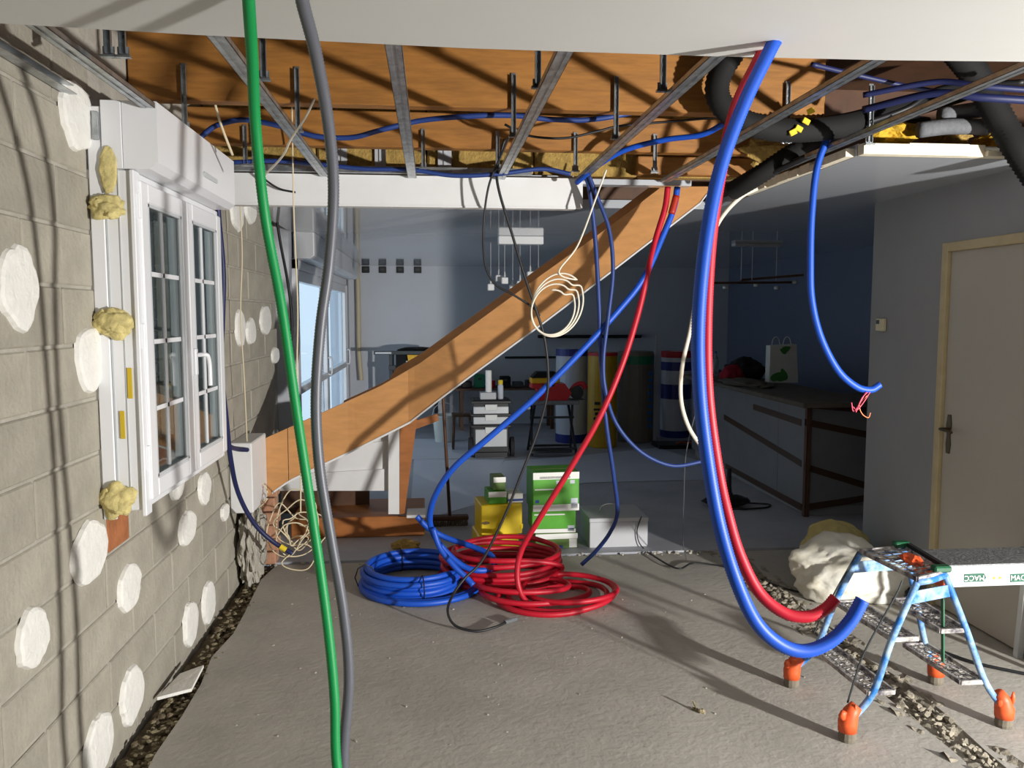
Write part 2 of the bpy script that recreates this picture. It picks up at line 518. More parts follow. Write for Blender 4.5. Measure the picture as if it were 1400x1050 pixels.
# ------------------------------------------------------------------ window in the block wall
FX = -1.075                                   # front plane of the frame, standing proud of the wall
Y0, Y1, Z0, Z1 = 3.08, 4.26, .95, 2.20
w1 = thing('window_1', 'white two sash window standing proud of the block wall', 'window', (XW, (Y0 + Y1) / 2, Z0), kind='structure')
fr = MB()
t = .045
fr.cbox((XW - .03, Y0, Z0), (FX, Y0 + t, Z1), .004).cbox((XW - .03, Y1 - t, Z0), (FX, Y1, Z1), .004)
fr.cbox((XW - .03, Y0 + t, Z0), (FX, Y1 - t, Z0 + t), .004).cbox((XW - .03, Y0 + t, Z1 - t), (FX, Y1 - t, Z1), .004)
fr.cbox((FX - .004, Y0 - .012, Z0 - .02), (FX + .012, Y0 + .05, Z1), .003)
wf = fr.build('window_frame', 'pvc', w1)
for xa, xb in ((XW + .052, XW + .058), (XW + .098, XW + .101)):
    MB().box((xa, Y0 - .003, Z0), (xb, Y0 + .001, Z1)).build('groove', 'pvc_grey', wf)
MB().cbox((XW + .002, Y0 - .01, Z0 - .03), (XW + .05, Y0, Z1 + .22), .003).build('jamb_plate', 'pvc', w1)
ym = (Y0 + Y1) / 2
for s, (ya, yb) in enumerate(((Y0 + .03, ym - .002), (ym + .002, Y1 - .03))):
    za, zb = Z0 + .03, Z1 - .03; q = .075; x0, x1 = FX - .045, FX + .022
    sm = MB().cbox((x0, ya, za), (x1, ya + q, zb), .006).cbox((x0, yb - q, za), (x1, yb, zb), .006)
    sm.cbox((x0, ya + q, za), (x1, yb - q, za + q), .006).cbox((x0, ya + q, zb - q), (x1, yb - q, zb), .006)
    sash = sm.build('sash', 'pvc', w1)
    gy0, gy1, gz0, gz1 = ya + q, yb - q, za + q, zb - q
    bead = MB()
    for (a, b) in (((x1 - .012, gy0, gz0), (x1 - .002, gy0 + .012, gz1)), ((x1 - .012, gy1 - .012, gz0), (x1 - .002, gy1, gz1)), ((x1 - .012, gy0, gz0), (x1 - .002, gy1, gz0 + .012)), ((x1 - .012, gy0, gz1 - .012), (x1 - .002, gy1, gz1))):
        bead.box(a, b)
    bead.build('glazing_bead', 'pvc_grey', sash)
    gm = (gy0 + gy1) / 2
    MB().box((x1 - .030, gm - .009, gz0), (x1 - .018, gm + .009, gz1)).build('muntin', 'pvc', sash)
    for k in range(1, 4):
        zz = gz0 + (gz1 - gz0) * k / 4
        MB().box((x1 - .030, gy0, zz - .009), (x1 - .018, gy1, zz + .009)).build('muntin', 'pvc', sash)
    for k in range(4):
        for h, (pa, pb) in enumerate(((gy0, gm), (gm, gy1))):
            zz0 = gz0 + (gz1 - gz0) * k / 4; zz1 = gz0 + (gz1 - gz0) * (k + 1) / 4
            MB().box((x1 - .026, pa + .003, zz0 + .003), (x1 - .022, pb - .003, zz1 - .003)).build('pane', 'pane_glass', sash)
    if s == 0:
        for zz in (za + .12, (za + zb) / 2 - .02, zb - .14):
            MB().lathe((x1 - .008, ya - .008, zz), ((.009, 0), (.009, .09)), 10).build('hinge', 'pvc', sash, smooth=False)
    else:
        hz = 1.47
        MB().cbox((x1, ya + .018, hz - .06), (x1 + .012, ya + .05, hz + .06), .004).build('handle_plate', 'pvc', sash)
        MB().tube(spline([(x1 + .01, ya + .034, hz + .03), (x1 + .045, ya + .034, hz + .032), (x1 + .055, ya + .045, hz + .025), (x1 + .055, ya + .07, hz - .02), (x1 + .055, ya + .072, hz - .11)], .01), .0095, 8).build('handle', 'pvc', sash, smooth=True)
zz = Z0 - .05
while zz < Z1 + .1:                            # closed shutter outside the glass
    MB().cbox((XW - .17, WY0 + .001, zz), (XW - .155, WY1 - .001, zz + .052), .004).build('shutter_slat', 'shutter', w1)
    zz += .054

# roller shutter box over the window
BX = -.975
sb = thing('roller_shutter_box', 'white roller shutter box over the two sash window', 'shutter box', (XW, 3.62, 2.2))
prof = [(XW + .052, 2.202), (BX - .03, 2.202), (BX, 2.225), (BX, 2.44), (XW + .052, 2.44)]
MB().prism([(x, Y0 + .01, z) for x, z in prof], (0, 1.12, 0)).build('casing', 'pvc', sb)
MB().prism([(x, Y0 - .012, z) for x, z in [(XW + .125, 2.2025)] + prof[1:4] + [(XW + .125, 2.4405)]], (0, .022, 0)).build('end_cap', 'pvc', sb)
MB().cbox((XW + .053, Y0 - .016, 2.2025), (XW + .123, Y0 + .009, 2.441), .002).build('end_plate', 'pvc', sb)
MB().cbox((XW + .025, Y0 - .02, 2.30), (XW + .046, Y0 - .011, 2.40), .002).build('fixing_plate', 'galv', sb)
MB().prism([(BX + .001, 3.66 + .012 * math.cos(a * math.pi / 6) * (1 if 1 else 1) + (.0 if 3 <= a % 12 <= 9 else .19), 2.285 + .011 * math.sin(a * math.pi / 6)) for a in range(12)], (.006, 0, 0)).build('vent_cover', 'pvc_grey', sb)

# ------------------------------------------------------------------ patio door at the back of the left wall
w3 = thing('window_2', 'tall white patio door with blue grey glass in the rear room', 'patio door', (XW, 9.1, 0), kind='structure')
py0, py1, pz = 7.3, 11.6, 2.17
pf = MB()
for a, b in (((XW - .08, py0, 0), (XW + .04, py0 + .09, pz)), ((XW - .08, py1 - .09, 0), (XW + .04, py1, pz)), ((XW - .08, py0, pz - .09), (XW + .04, py1, pz)), ((XW - .08, py0, 0.01), (XW + .04, py1, .09))):
    pf.cbox(a, b, .005)
pf.build('window_frame', 'pvc', w3)
for i in range(2):
    ya = py0 + .09 + i * 2.05; yb = ya + 2.06
    s_ = MB()
    for a, b in (((XW - .05, ya, .09), (XW + .03, ya + .1, pz - .09)), ((XW - .05, yb - .1, .09), (XW + .03, yb, pz - .09)), ((XW - .05, ya + .1, .09), (XW + .03, yb - .1, .22)), ((XW - .05, ya + .1, pz - .19), (XW + .03, yb - .1, pz - .09)), ((XW - .05, ya + .1, .95), (XW + .03, yb - .1, 1.02))):
        s_.cbox(a, b, .005)
    so = s_.build('sash', 'pvc', w3)
    for za, zb in ((.22, .95), (1.02, pz - .19)):
        MB().box((XW - .02, ya + .1, za), (XW - .012, yb - .1, zb)).build('pane', 'patio_glass', so)
    MB().tube(spline([(XW + .03, yb - .05, 1.0), (XW + .07, yb - .05, 1.0), (XW + .07, yb - .05, 1.18), (XW + .03, yb - .05, 1.18)], .01), .01, 8).build('handle', 'pvc', so, smooth=True)
sb2 = thing('roller_shutter_box', 'grey white shutter box above the patio door', 'shutter box', (XW, 9.1, pz))
MB().prism([(x, py0 - .02, z) for x, z in ((XW + .026, pz + .002), (XW + .16, pz + .002), (XW + .2, pz + .03), (XW + .2, 2.398), (XW + .026, 2.398))], (0, py1 - py0 + .04, 0)).build('casing', 'pvc', sb2)
MB().prism([(x, py0 - .03, z) for x, z in ((XW + .026, pz + .004), (XW + .16, pz + .004), (XW + .19, pz + .03), (XW + .19, 2.39), (XW + .026, 2.39))], (0, .009, 0)).build('end_cap', 'pvc_grey', sb2)
# ------------------------------------------------------------------ plaster dabs left on the block wall
dabs = [(103,158,40,86),(22,392,52,106),(122,490,36,84),(121,755,46,80),(175,803,30,62),(42,872,42,80),(178,950,30,74),(133,1020,40,80),
        (255,722,22,44),(259,852,18,58),(284,823,17,54),(240,660,18,44),(278,668,15,42),(323,285,17,54),(341,283,14,44),(299,386,9,40),
        (327,448,12,48),(342,453,12,34),(362,438,14,38),(375,486,9,22),(332,746,15,38),(306,700,9,22)]
rd = random.Random(21)
_low = 'white plaster dab low on the block wall just above the rubble trench'
_row = 'white plaster dab in the row behind the thin hanging white cable'
_sill = 'white plaster dab on the blocks under the window sill'
DABL = ['tall white plaster dab beside the shutter box end plate', 'largest white plaster dab, on the blocks before the window, striped by a conduit shadow', 'white plaster dab touching the window jamb plate at mid height',
        'large white plaster dab just under the jamb foot foam', 'white plaster dab lower on the wall beside the large dab under the jamb foam', 'white plaster dab crossed by conduit shadows well below the window', _low, _low,
        _sill, _low, _low, _sill, _sill, 'long white plaster dab beyond the far end of the shutter box', 'oval white plaster dab next to the long dab beyond the shutter box', 'narrow white plaster dab behind the navy conduit',
        _row, _row, _row, 'small white plaster dab near the broken end of the block wall', 'white plaster dab at the foot of the wall beside the brick pier', 'little white plaster dab between the navy conduit and window corner']
for i, (cx, cy, w, h) in enumerate(dabs):
    c = PX(cx, cy, XW); ry = abs(PX(cx + w / 2, cy, XW).y - PX(cx - w / 2, cy, XW).y) / 2
    rz = h / 2 * c.y / F_PX
    n = 28; mb = MB(); rings = []
    ph = rd.uniform(0, 9)
    for rad, dx in ((1.05, -.002), (1.0, .012), (.9, .017), (.55, .019)):
        ring = []
        for k in range(n):
            a = 2 * math.pi * k / n
            kk = 1 + .14 * noise.noise((math.cos(a) * 1.3 + ph, math.sin(a) * 1.3, i)) + .08 * noise.noise((math.cos(a) * 4 + ph, math.sin(a) * 5, i))
            ring.append(Vector((XW + dx + .003 * noise.noise((math.cos(a) * 3, math.sin(a) * 3 + ph, rad * 4)), c.y + math.cos(a) * ry * rad * kk, c.z + math.sin(a) * rz * rad * kk)))
        rings += ring
    fs = [(r * n + k, r * n + (k + 1) % n, (r + 1) * n + (k + 1) % n, (r + 1) * n + k) for r in range(3) for k in range(n)]
    fs += [tuple(range(3 * n, 4 * n)), tuple(range(n - 1, -1, -1))]
    mb.add(rings, fs)
    lab = DABL[i]
    tag(mb.build('plaster_dab', 'dab'), lab, 'plaster dab', 'plaster dabs on the block wall')

# expanding foam squeezed out beside the window jamb
for (px, py, rx, rz_, lab) in ((147, 284, .055, .04, 'yellow expanding foam lump under the shutter box end plate'), (153, 441, .062, .055, 'yellow expanding foam lump halfway up the window jamb'),
                               (160, 684, .06, .062, 'yellow expanding foam lump at the foot of the window jamb')):
    c = P(px, py, Y0 - .02)
    tag(MB().lump(c, (rx, .03, rz_), seed=px, sub=4, amp=.42, freq=1.3).lump(c + Vector((.02, -.012, -.02)), (rx * .5, .02, rz_ * .5), px + 3, 3, .5, 1.6).lump(c + Vector((-.03, -.005, .015)), (rx * .45, .02, rz_ * .5), px + 7, 3, .5, 1.6).build('expanding_foam', 'foam', smooth=True), lab, 'foam')
c = P(148, 232, Y0 - .02)
tag(MB().lump(c, (.03, .006, .085), seed=4, sub=4, amp=.15).build('foam_smear', 'foam', smooth=True), 'pale foam smear on the shutter box end plate', 'foam')

# ------------------------------------------------------------------ galvanised ceiling rails and hangers
RZ = 2.414
def rail(x, y0, y1, name='ceiling_rail'):
    w, h, th = .047, .019, .0016
    mb = MB()
    mb.box((x - w / 2, y0, RZ), (x - .008, y1, RZ + th)).box((x + .008, y0, RZ), (x + w / 2, y1, RZ + th))
    mb.box((x - .008, y0, RZ + .003), (x + .008, y1, RZ + .003 + th))
    mb.box((x - .008, y0, RZ), (x - .0065, y1, RZ + .0046)).box((x + .0065, y0, RZ), (x + .008, y1, RZ + .0046))
    for s in (-1, 1):
        mb.box((x + s * w / 2, y0, RZ), (x + s * (w / 2 - th), y1, RZ + h))
        mb.box((x + s * w / 2, y0, RZ + h - th), (x + s * (w / 2 - .006), y1, RZ + h))
    return mb
for i, x in enumerate((-.563, -.098, .38, .822, 1.30, 1.78)):
    mb = rail(x, .9, 4.46)
    tag(mb.build('ceiling_rail', 'galv'), ('galvanised ceiling rail passing behind the green and grey conduits', 'galvanised ceiling rail reaching the header between the grey conduit and black cables', 'galvanised ceiling rail ending where the two thin black cables hang', 'galvanised ceiling rail ending above the paired hanging blue conduits', 'galvanised ceiling rail ending above the top of the stair stringer', 'galvanised ceiling rail running along the torn edge of the rear ceiling')[i], 'ceiling rail', 'galvanised ceiling rails')
tag(rail(-1.0, .9, 3.06).build('ceiling_rail', 'galv'), 'galvanised steel ceiling rail ending at the shutter box', 'ceiling rail', 'galvanised ceiling rails')
tag(MB().box((XW + .003, 1.0, 2.414), (XW + .045, 2.9, 2.416)).box((XW + .003, 1.0, 2.414), (XW + .005, 2.9, 2.444)).box((XW + .003, 1.0, 2.442), (XW + .035, 2.9, 2.444)).build('wall_track', 'galv'), 'galvanised wall track fixed along the top of the block wall', 'track')

def hanger(x, y, zb, zt):
    w = .020
    mb = MB().box((x - w / 2, y - .0015, zb), (x + w / 2, y, zt))
    for s in (-1, 1):
        mb.box((x + s * w / 2, y - .012, zb + .01), (x + s * (w / 2 - .0015), y, zt - .01))
        mb.box((x + s * .017, y - .0015, zb - .004), (x + s * .009, y + .0, zb + .03))
    z = zb + .05
    while z < zt - .03:
        mb.box((x - .003, y - .003, z), (x + .003, y - .0005, z + .012)); z += .03
    mb.box((x - .022, y - .014, zb - .003), (x + .022, y + .004, zb + .004))
    return mb
hang = []
for px in (253, 407, 702, 842, 1076): hang.append((px, 3.495, 2.436, 2.70))
for px in (334, 578, 680, 787, 896, 346): hang.append((px, 4.295, 2.436, 2.64 if px != 346 else 2.66))
for px in (362, 735, 905): hang.append((px, 2.75, 2.436, 2.99))
for px in (152, 172): hang.append((px, 2.55, 2.436, 2.99))
for px in (1190,): hang.append((px, 3.495, 2.436, 2.7))
for px, y, zb, zt in hang:
    x = P(px, 150, y).x
    where = {3.495: 'on the deep front joist', 4.295: 'on the shallow rear joist', 2.75: 'just behind the front ceiling edge', 2.55: 'above the wall rail beside the shutter box'}[y]
    tag(hanger(x, y, zb, zt).build('ceiling_hanger', 'galv'), 'slotted galvanised hanger strap ' + where, 'hanger', 'ceiling hangers ' + where)
for px in (607, 615):
    x = P(px, 215, 4.5).x
for px, w in ((608, .075), (520, .06), (468, .05)):
    x = P(px, 215, 4.55).x
    tag(MB().box((x - w / 2, 4.545, 2.45), (x + w / 2, 4.56, 2.62)).box((x - .006, 4.538, 2.45), (x + .006, 4.545, 2.62)).build('metal_stud', 'metal_box'), 'pale metal stud in front of the mineral wool', 'stud', 'studs at the mineral wool')

# ------------------------------------------------------------------ ducts, pipes and wool in the ceiling void on the right
hose('flexible_duct', 'large black flexible duct looping through the ceiling void', 'duct', [(1010, 60, 3.38), (983, 105, 3.38), (985, 140, 3.38), (1020, 168, 3.39), (1080, 178, 3.42), (1150, 172, 3.5), (1230, 150, 3.7), (1330, 120, 3.8)], .053, 'black_matte', rib=.02, seg=14)
hose('flexible_duct', 'black flexible duct slanting down across the stair opening', 'duct', [(1165, 172, 3.8), (1100, 200, 3.85), (1040, 238, 3.95), (1000, 262, 4.1)], .05, 'black_matte', rib=.02, seg=14)
hose('flexible_duct', 'short black duct crossing the bright torn ceiling edge', 'duct', [(1300, 60, 3.4), (1335, 105, 3.45), (1368, 165, 3.45), (1392, 205, 3.42), (1425, 255, 3.4)], .062, 'black_matte', rib=.02, seg=14)
hose('insulated_pipe', 'upper grey foam insulated pipe in the ceiling void', 'pipe', [(1285, 158, 3.62), (1330, 151, 3.6), (1372, 147, 3.58)], .036, 'grey_foam', seg=14)
hose('insulated_pipe', 'lower grey foam insulated pipe in the ceiling void', 'pipe', [(1255, 178, 3.6), (1300, 173, 3.58), (1352, 174, 3.55)], .036, 'grey_foam', seg=14)
hose('wall_conduit', 'black corrugated conduit beside the yellow wool', 'conduit', [(1195, 150, 3.7), (1230, 160, 3.68), (1270, 166, 3.66)], .02, 'black_plastic', rib=.012, seg=10)
hose('blue_conduit', 'upper dark blue conduit at the right end of the ceiling void', 'conduit', [(1180, 130, 3.2), (1280, 112, 3.05), (1340, 118, 2.95), (1420, 124, 2.9)], .012, 'hose_navy')
hose('blue_conduit', 'lower dark blue conduit at the right end of the ceiling void', 'conduit', [(1180, 150, 3.3), (1275, 128, 3.1), (1340, 133, 3.0), (1420, 138, 2.95)], .016, 'hose_navy')
hose('blue_conduit', 'thin dark blue conduit under the pale batten', 'conduit', [(1110, 88, 3.1), (1160, 100, 3.15), (1240, 118, 3.2), (1300, 128, 3.25)], .010, 'hose_navy')
hose('black_cable', 'bundle cable drooping above the grey pipes', 'cable', [(1185, 168, 3.5), (1240, 148, 3.5), (1290, 120, 3.4), (1400, 112, 3.2)], .012, 'cable_black')
hose('black_cable', 'black cable lying along the torn ceiling edge rail', 'cable', [(1000, 258, 4.2), (1080, 225, 3.8), (1150, 190, 3.6), (1220, 160, 3.5)], .014, 'cable_black')
tag(MB().lump(P(1217, 181, 3.75), (.13, .1, .07), 3, 4, .4, 2.0).build('wool_tuft', 'wool_yellow'), 'bright yellow wool tuft on the torn ceiling edge', 'insulation')
tag(MB().lump(P(1292, 186, 3.85), (.11, .1, .05), 8, 4, .4, 2.4).build('wool_tuft', 'wool'), 'brown wool tuft under the grey pipes', 'insulation')
tag(MB().lump(P(1070, 205, 4.3), (.22, .1, .10), 12, 4, .3, 2.0).build('wool_tuft', 'wool'), 'brown wool tuft behind the black duct', 'insulation')
tag(MB().lump(P(1360, 195, 3.9), (.1, .1, .05), 17, 4, .4, 2.0).build('wool_tuft', 'wool_yellow'), 'yellow wool tuft behind the short black duct', 'insulation')
rq = random.Random(2)
for k, (px, py) in enumerate(((1092, 176), (1102, 166), (1084, 181), (1108, 152))):
    c = P(px, py, 3.36)
    tag(MB().cbox((c.x - .016, c.y - .006, c.z - .012), (c.x + .016, c.y + .001, c.z + .012), .002).rot(c, rq.uniform(-30, 30), 'Y').build('tape_patch', 'print_yellow'), 'small yellow tape patch on the black flexible duct', 'tape', 'yellow tape patches on the duct')

# ------------------------------------------------------------------ conduits overhead
hose('blue_conduit', 'blue conduit sagging along the joists from the shutter box', 'conduit', [(268, 195, 3.75), (283, 180, 3.75), (300, 170, 3.75), (335, 164, 3.75), (385, 173, 3.7), (430, 186, 3.7), (480, 188, 3.7), (520, 178, 3.65), (575, 165, 3.65), (640, 159, 3.6), (700, 158, 3.6), (750, 163, 3.6), (800, 164, 3.6), (850, 157, 3.6), (900, 143, 3.64), (960, 118, 3.66), (1000, 98, 3.68)], .012, 'hose_blue_dark')
hose('blue_conduit', 'blue conduit resting low behind the white header', 'conduit', [(318, 222, 4.3), (380, 220, 4.3), (440, 225, 4.3), (500, 231, 4.3), (560, 232, 4.3), (620, 240, 4.3), (680, 238, 4.3), (740, 231, 4.3), (780, 238, 4.3)], .012, 'hose_blue_dark')
hose('blue_conduit', 'blue conduit rising from the header towards the big blue hose', 'conduit', [(788, 250, 4.33), (815, 228, 4.2), (855, 205, 4.1), (910, 191, 4.0), (960, 184, 3.9), (1000, 165, 3.8), (1060, 150, 3.75)], .014, 'hose_blue')
hose('black_cable', 'thin black cable sagging under the shallow joist', 'cable', [(690, 170, 4.0), (720, 185, 4.0), (770, 189, 4.0), (815, 180, 4.0), (850, 172, 4.0), (930, 165, 4.0), (1010, 158, 4.0)], .006, 'cable_black')

# ------------------------------------------------------------------ the big hanging conduits
hose('green_conduit', 'bright green corrugated conduit hanging from the front ceiling', 'conduit',
     [Vector((-.395, 1.72, 2.40)), (338, -60, 1.74), (340, 0, 1.80), (345, 80, 1.92), (350, 180, 2.05), (363, 300, 2.15), (385, 420, 2.17), (405, 560, 2.17), (426, 700, 2.16), (446, 840, 2.14), (457, 950, 2.12), (461, 1050, 2.1), Vector((-.22, 2.08, .25)), Vector((-.16, 2.0, .02))], .0140, 'hose_green', rib=.0085, seg=12)
hose('grey_conduit', 'dark grey corrugated conduit hanging beside the green conduit', 'conduit',
     [Vector((-.27, 1.72, 2.40)), (405, -50, 1.76), (413, 0, 1.82), (432, 75, 1.93), (449, 170, 2.06), (456, 260, 2.15), (450, 360, 2.2), (438, 450, 2.2), (432, 550, 2.2), (437, 640, 2.2), (453, 740, 2.2), (470, 840, 2.2), (477, 930, 2.2), (470, 1050, 2.2), Vector((-.22, 2.2, .2)), Vector((-.17, 2.25, .02))], .0155, 'hose_grey', rib=.0085, seg=12)
hose('blue_hose', 'thick bright blue corrugated hose curling up beside the step stool', 'hose',
     [(1062, 52, 2.14), (1052, 70, 2.12), (1018, 140, 2.1), (985, 230, 2.08), (965, 330, 2.06), (955, 440, 2.05), (957, 540, 2.04), (969, 640, 2.03), (984, 720, 2.02), (1005, 790, 2.0), (1032, 848, 2.0), (1065, 880, 2.0), (1100, 890, 2.0), (1135, 877, 2.0), (1162, 850, 2.0), (1179, 820, 2.0)], .0190, 'hose_blue', rib=.0075, seg=14)
hose('red_hose', 'thick red corrugated hose running behind the bright blue hose', 'hose',
     [(1045, 66, 2.2), (1034, 88, 2.2), (1005, 150, 2.19), (985, 240, 2.18), (972, 330, 2.17), (966, 440, 2.16), (968, 540, 2.15), (981, 640, 2.14), (995, 705, 2.12), (1012, 760, 2.1), (1038, 810, 2.08), (1072, 838, 2.06), (1105, 843, 2.05), (1128, 833, 2.05), (1143, 817, 2.05)], .0170, 'hose_red', rib=.0075, seg=14)

# ------------------------------------------------------------------ conduits hanging at the header and stair opening
hose('blue_conduit', 'blue conduit hanging from the header with its end above the floor', 'conduit', [(800, 240, 4.36), (806, 260, 4.37), (814, 330, 4.4), (819, 420, 4.4), (822, 500, 4.4), (829, 580, 4.42), (839, 650, 4.5), (844, 700, 4.6), (834, 728, 4.65), (815, 753, 4.7), (795, 772, 4.72)], .0125, 'hose_blue_dark', step=.015)
hose('blue_conduit', 'blue conduit hanging from the header and sweeping up behind the red hose', 'conduit', [(805, 240, 4.34), (816, 268, 4.35), (833, 315, 4.36), (838, 370, 4.36), (832, 430, 4.36), (825, 490, 4.36), (828, 535, 4.36), (843, 580, 4.4), (875, 617, 4.4), (915, 636, 4.4), (950, 633, 4.4), (985, 622, 4.4)], .0115, 'hose_blue_dark', step=.015)
bh_ = hose('blue_hose', 'blue hose slanting from the stair opening down to a loop above the red coil', 'hose',
     [(926, 256, 4.47), (921, 285, 4.46), (905, 325, 4.44), (880, 380, 4.4), (845, 425, 4.4), (790, 485, 4.4), (730, 545, 4.42), (670, 597, 4.45), (620, 640, 4.5), (594, 680, 4.6), (588, 715, 4.7), (602, 745, 4.75), (630, 772, 4.72), (655, 780, 4.7), (674, 775, 4.75), (672, 760, 4.85), (645, 747, 4.95), (610, 735, 5.0), (586, 722, 5.0), (570, 706, 5.0)], .018, 'hose_blue', step=.015, seg=10)
hose('blue_hose', 'short blue hose end crossing in front of the blue coil', 'hose', [(592, 722, 4.68), (602, 750, 4.66), (622, 775, 4.62), (638, 790, 4.6), (647, 800, 4.58)], .017, 'hose_blue', step=.015, seg=10)
hose('red_sleeve', 'rust red sleeve on the blue hose at the stair opening', 'hose', [(924.5, 268, 4.447), (918, 292, 4.435)], .0195, 'hose_rust', step=.015, seg=10)
hose('red_hose', 'red hose slanting from the stair opening down into the red coil', 'hose',
     [(913, 256, 4.47), (909, 285, 4.46), (897, 325, 4.44), (886, 370, 4.4), (872, 430, 4.38), (850, 500, 4.36), (820, 570, 4.36), (780, 640, 4.4), (740, 705, 4.45), (714, 750, 4.5), (707, 785, 4.5), (714, 815, 4.47), (735, 835, 4.42), (765, 843, 4.38)], .017, 'hose_red', step=.015, seg=10)
hose('white_cable', 'thick white cable hanging from the ceiling edge behind the big blue hose', 'cable', [(1035, 258, 4.5), (1012, 270, 4.5), (985, 300, 4.5), (965, 345, 4.5), (953, 400, 4.5), (944, 450, 4.5), (933, 500, 4.5), (931, 545, 4.5), (940, 580, 4.5), (955, 605, 4.5), (972, 622, 4.5)], .0125, 'cable_white', step=.015)
br = hose('blue_conduit', 'blue conduit with bare pink wires hanging before the thermostat wall', 'conduit', [(1150, 172, 3.5), (1137, 180, 3.5), (1118, 225, 3.5), (1110, 290, 3.5), (1108, 360, 3.5), (1110, 410, 3.5), (1122, 460, 3.5), (1145, 505, 3.5), (1170, 528, 3.5), (1190, 533, 3.5), (1203, 526, 3.5)], .0165, 'hose_blue', rib=.01, seg=10)
wires = thing('bare_wires', 'pink and copper wire ends below the blue conduit near the counter', 'wires', tuple(P(1170, 560, 3.49)))
for q, m in (([(1190, 535, 3.49), (1182, 548, 3.49), (1172, 560, 3.49), (1166, 556, 3.49)], 'wire_pink'), ([(1186, 536, 3.48), (1178, 545, 3.48), (1170, 564, 3.48)], 'wire_pink'), ([(1192, 534, 3.5), (1176, 552, 3.5), (1178, 565, 3.5), (1187, 571, 3.5), (1190, 564, 3.5)], 'wire_copper'), ([(1184, 536, 3.49), (1168, 562, 3.49), (1164, 550, 3.49)], 'wire_pink')):
    hose('wire', None, None, q, .0025, m, step=.006, seg=6, parent=wires)
# navy conduits on the block wall
hose('navy_conduit', 'navy conduit hanging down the block wall to a yellow taped end', 'conduit', [(297, 265, 4.25), (299, 300, 4.28), (305, 370, 4.35), (304, 440, 4.35), (302, 500, 4.35), (309, 570, 4.45), (315, 625, 4.55), (325, 672, 4.7), (345, 712, 4.8), (370, 738, 4.85), (400, 757, 4.85)], .014, 'hose_navy', step=.015)
tag(MB().tube([P(383, 747, 4.848), P(391, 752, 4.848)], .0165, 10).build('tape_band', 'print_yellow'), 'yellow tape band on the end of the navy conduit', 'tape')
hose('navy_conduit', 'short navy conduit poking from the window corner into the white stair post', 'conduit', [(296, 580, 4.32), (302, 596, 4.4), (312, 609, 4.6), (324, 614, 4.78), (338, 615, 4.90)], .014, 'hose_navy', step=.015)
# black cables
hose('black_cable', 'thin black cable looping from the third rail down to the coil of white cable', 'cable', [(697, 185, 4.2), (684, 215, 4.25), (668, 255, 4.3), (661, 310, 4.35), (663, 360, 4.35), (676, 388, 4.35), (700, 402, 4.35), (728, 420, 4.36), (738, 432, 4.36)], .006, 'cable_black', step=.015, seg=6)
hose('black_cable', 'long thin black cable running from the rail down to the bare floor', 'cable', [(690, 190, 4.28), (680, 230, 4.3), (682, 260, 4.3), (700, 320, 4.32), (718, 380, 4.33), (735, 430, 4.34), (744, 460, 4.36), (749, 500, 4.38), (748, 540, 4.4), (735, 590, 4.42), (712, 650, 4.42), (690, 705, 4.42), (660, 765, 4.4), (636, 790, 4.36), (620, 812, 4.3), (612, 835, 4.2), (622, 855, 4.15), (650, 863, 4.12), (675, 858, 4.15), (692, 851, 4.2)], .0075, 'cable_black', step=.015, seg=6)
# white installation cables
hose('white_cable', 'thin white cable hanging straight in front of the block wall dabs', 'cable', [(328, 270, 4.9), (331, 350, 4.95), (329, 430, 4.95), (334, 520, 4.95), (338, 610, 5.0)], .004, 'cable_beige', seg=6)
hose('white_cable', 'thin white cable hanging from the joists past the patio door', 'cable', [(399, 133, 4.2), (400, 200, 4.25), (402, 300, 4.3), (407, 420, 4.3), (406, 520, 4.3), (411, 600, 4.35), (411, 700, 4.4)], .004, 'cable_beige', seg=6)
hose('white_cable', 'short white cable slanting across the first ceiling rail', 'cable', [(430, 135, 3.2), (418, 160, 3.2), (398, 190, 3.3), (385, 215, 3.5), (358, 243, 3.8)], .005, 'cable_white', seg=6)
hose('white_cable', 'beige cable slanting from the shallow joist to the header', 'cable', [(290, 128, 3.6), (302, 170, 3.7), (318, 212, 3.8)], .006, 'cable_beige', seg=6)
# hanging coil of white cable
cc = P(762, 417, 4.33)
pts = [P(829, 232, 4.30), P(815, 270, 4.31), P(790, 335, 4.32), P(764, 372, 4.32)]
for k in range(0, 76):
    a = math.radians(70 + k * 15); lp = k // 24
    ru = (.135, .125, .115, .10)[min(lp, 3)]; rv = (.175, .155, .14, .12)[min(lp, 3)]
    u = math.cos(a) * ru; v = math.sin(a) * rv
    t_ = math.radians(-22)
    pts.append(cc + Vector((u * math.cos(t_) - v * math.sin(t_) - .02 * lp * .6, -.004 * lp, u * math.sin(t_) + v * math.cos(t_) - .012 * lp)))
hose('cable_coil', 'coil of white cable hanging against the wooden stair stringer', 'cable', pts, .005, 'cable_white', step=.012, seg=6)
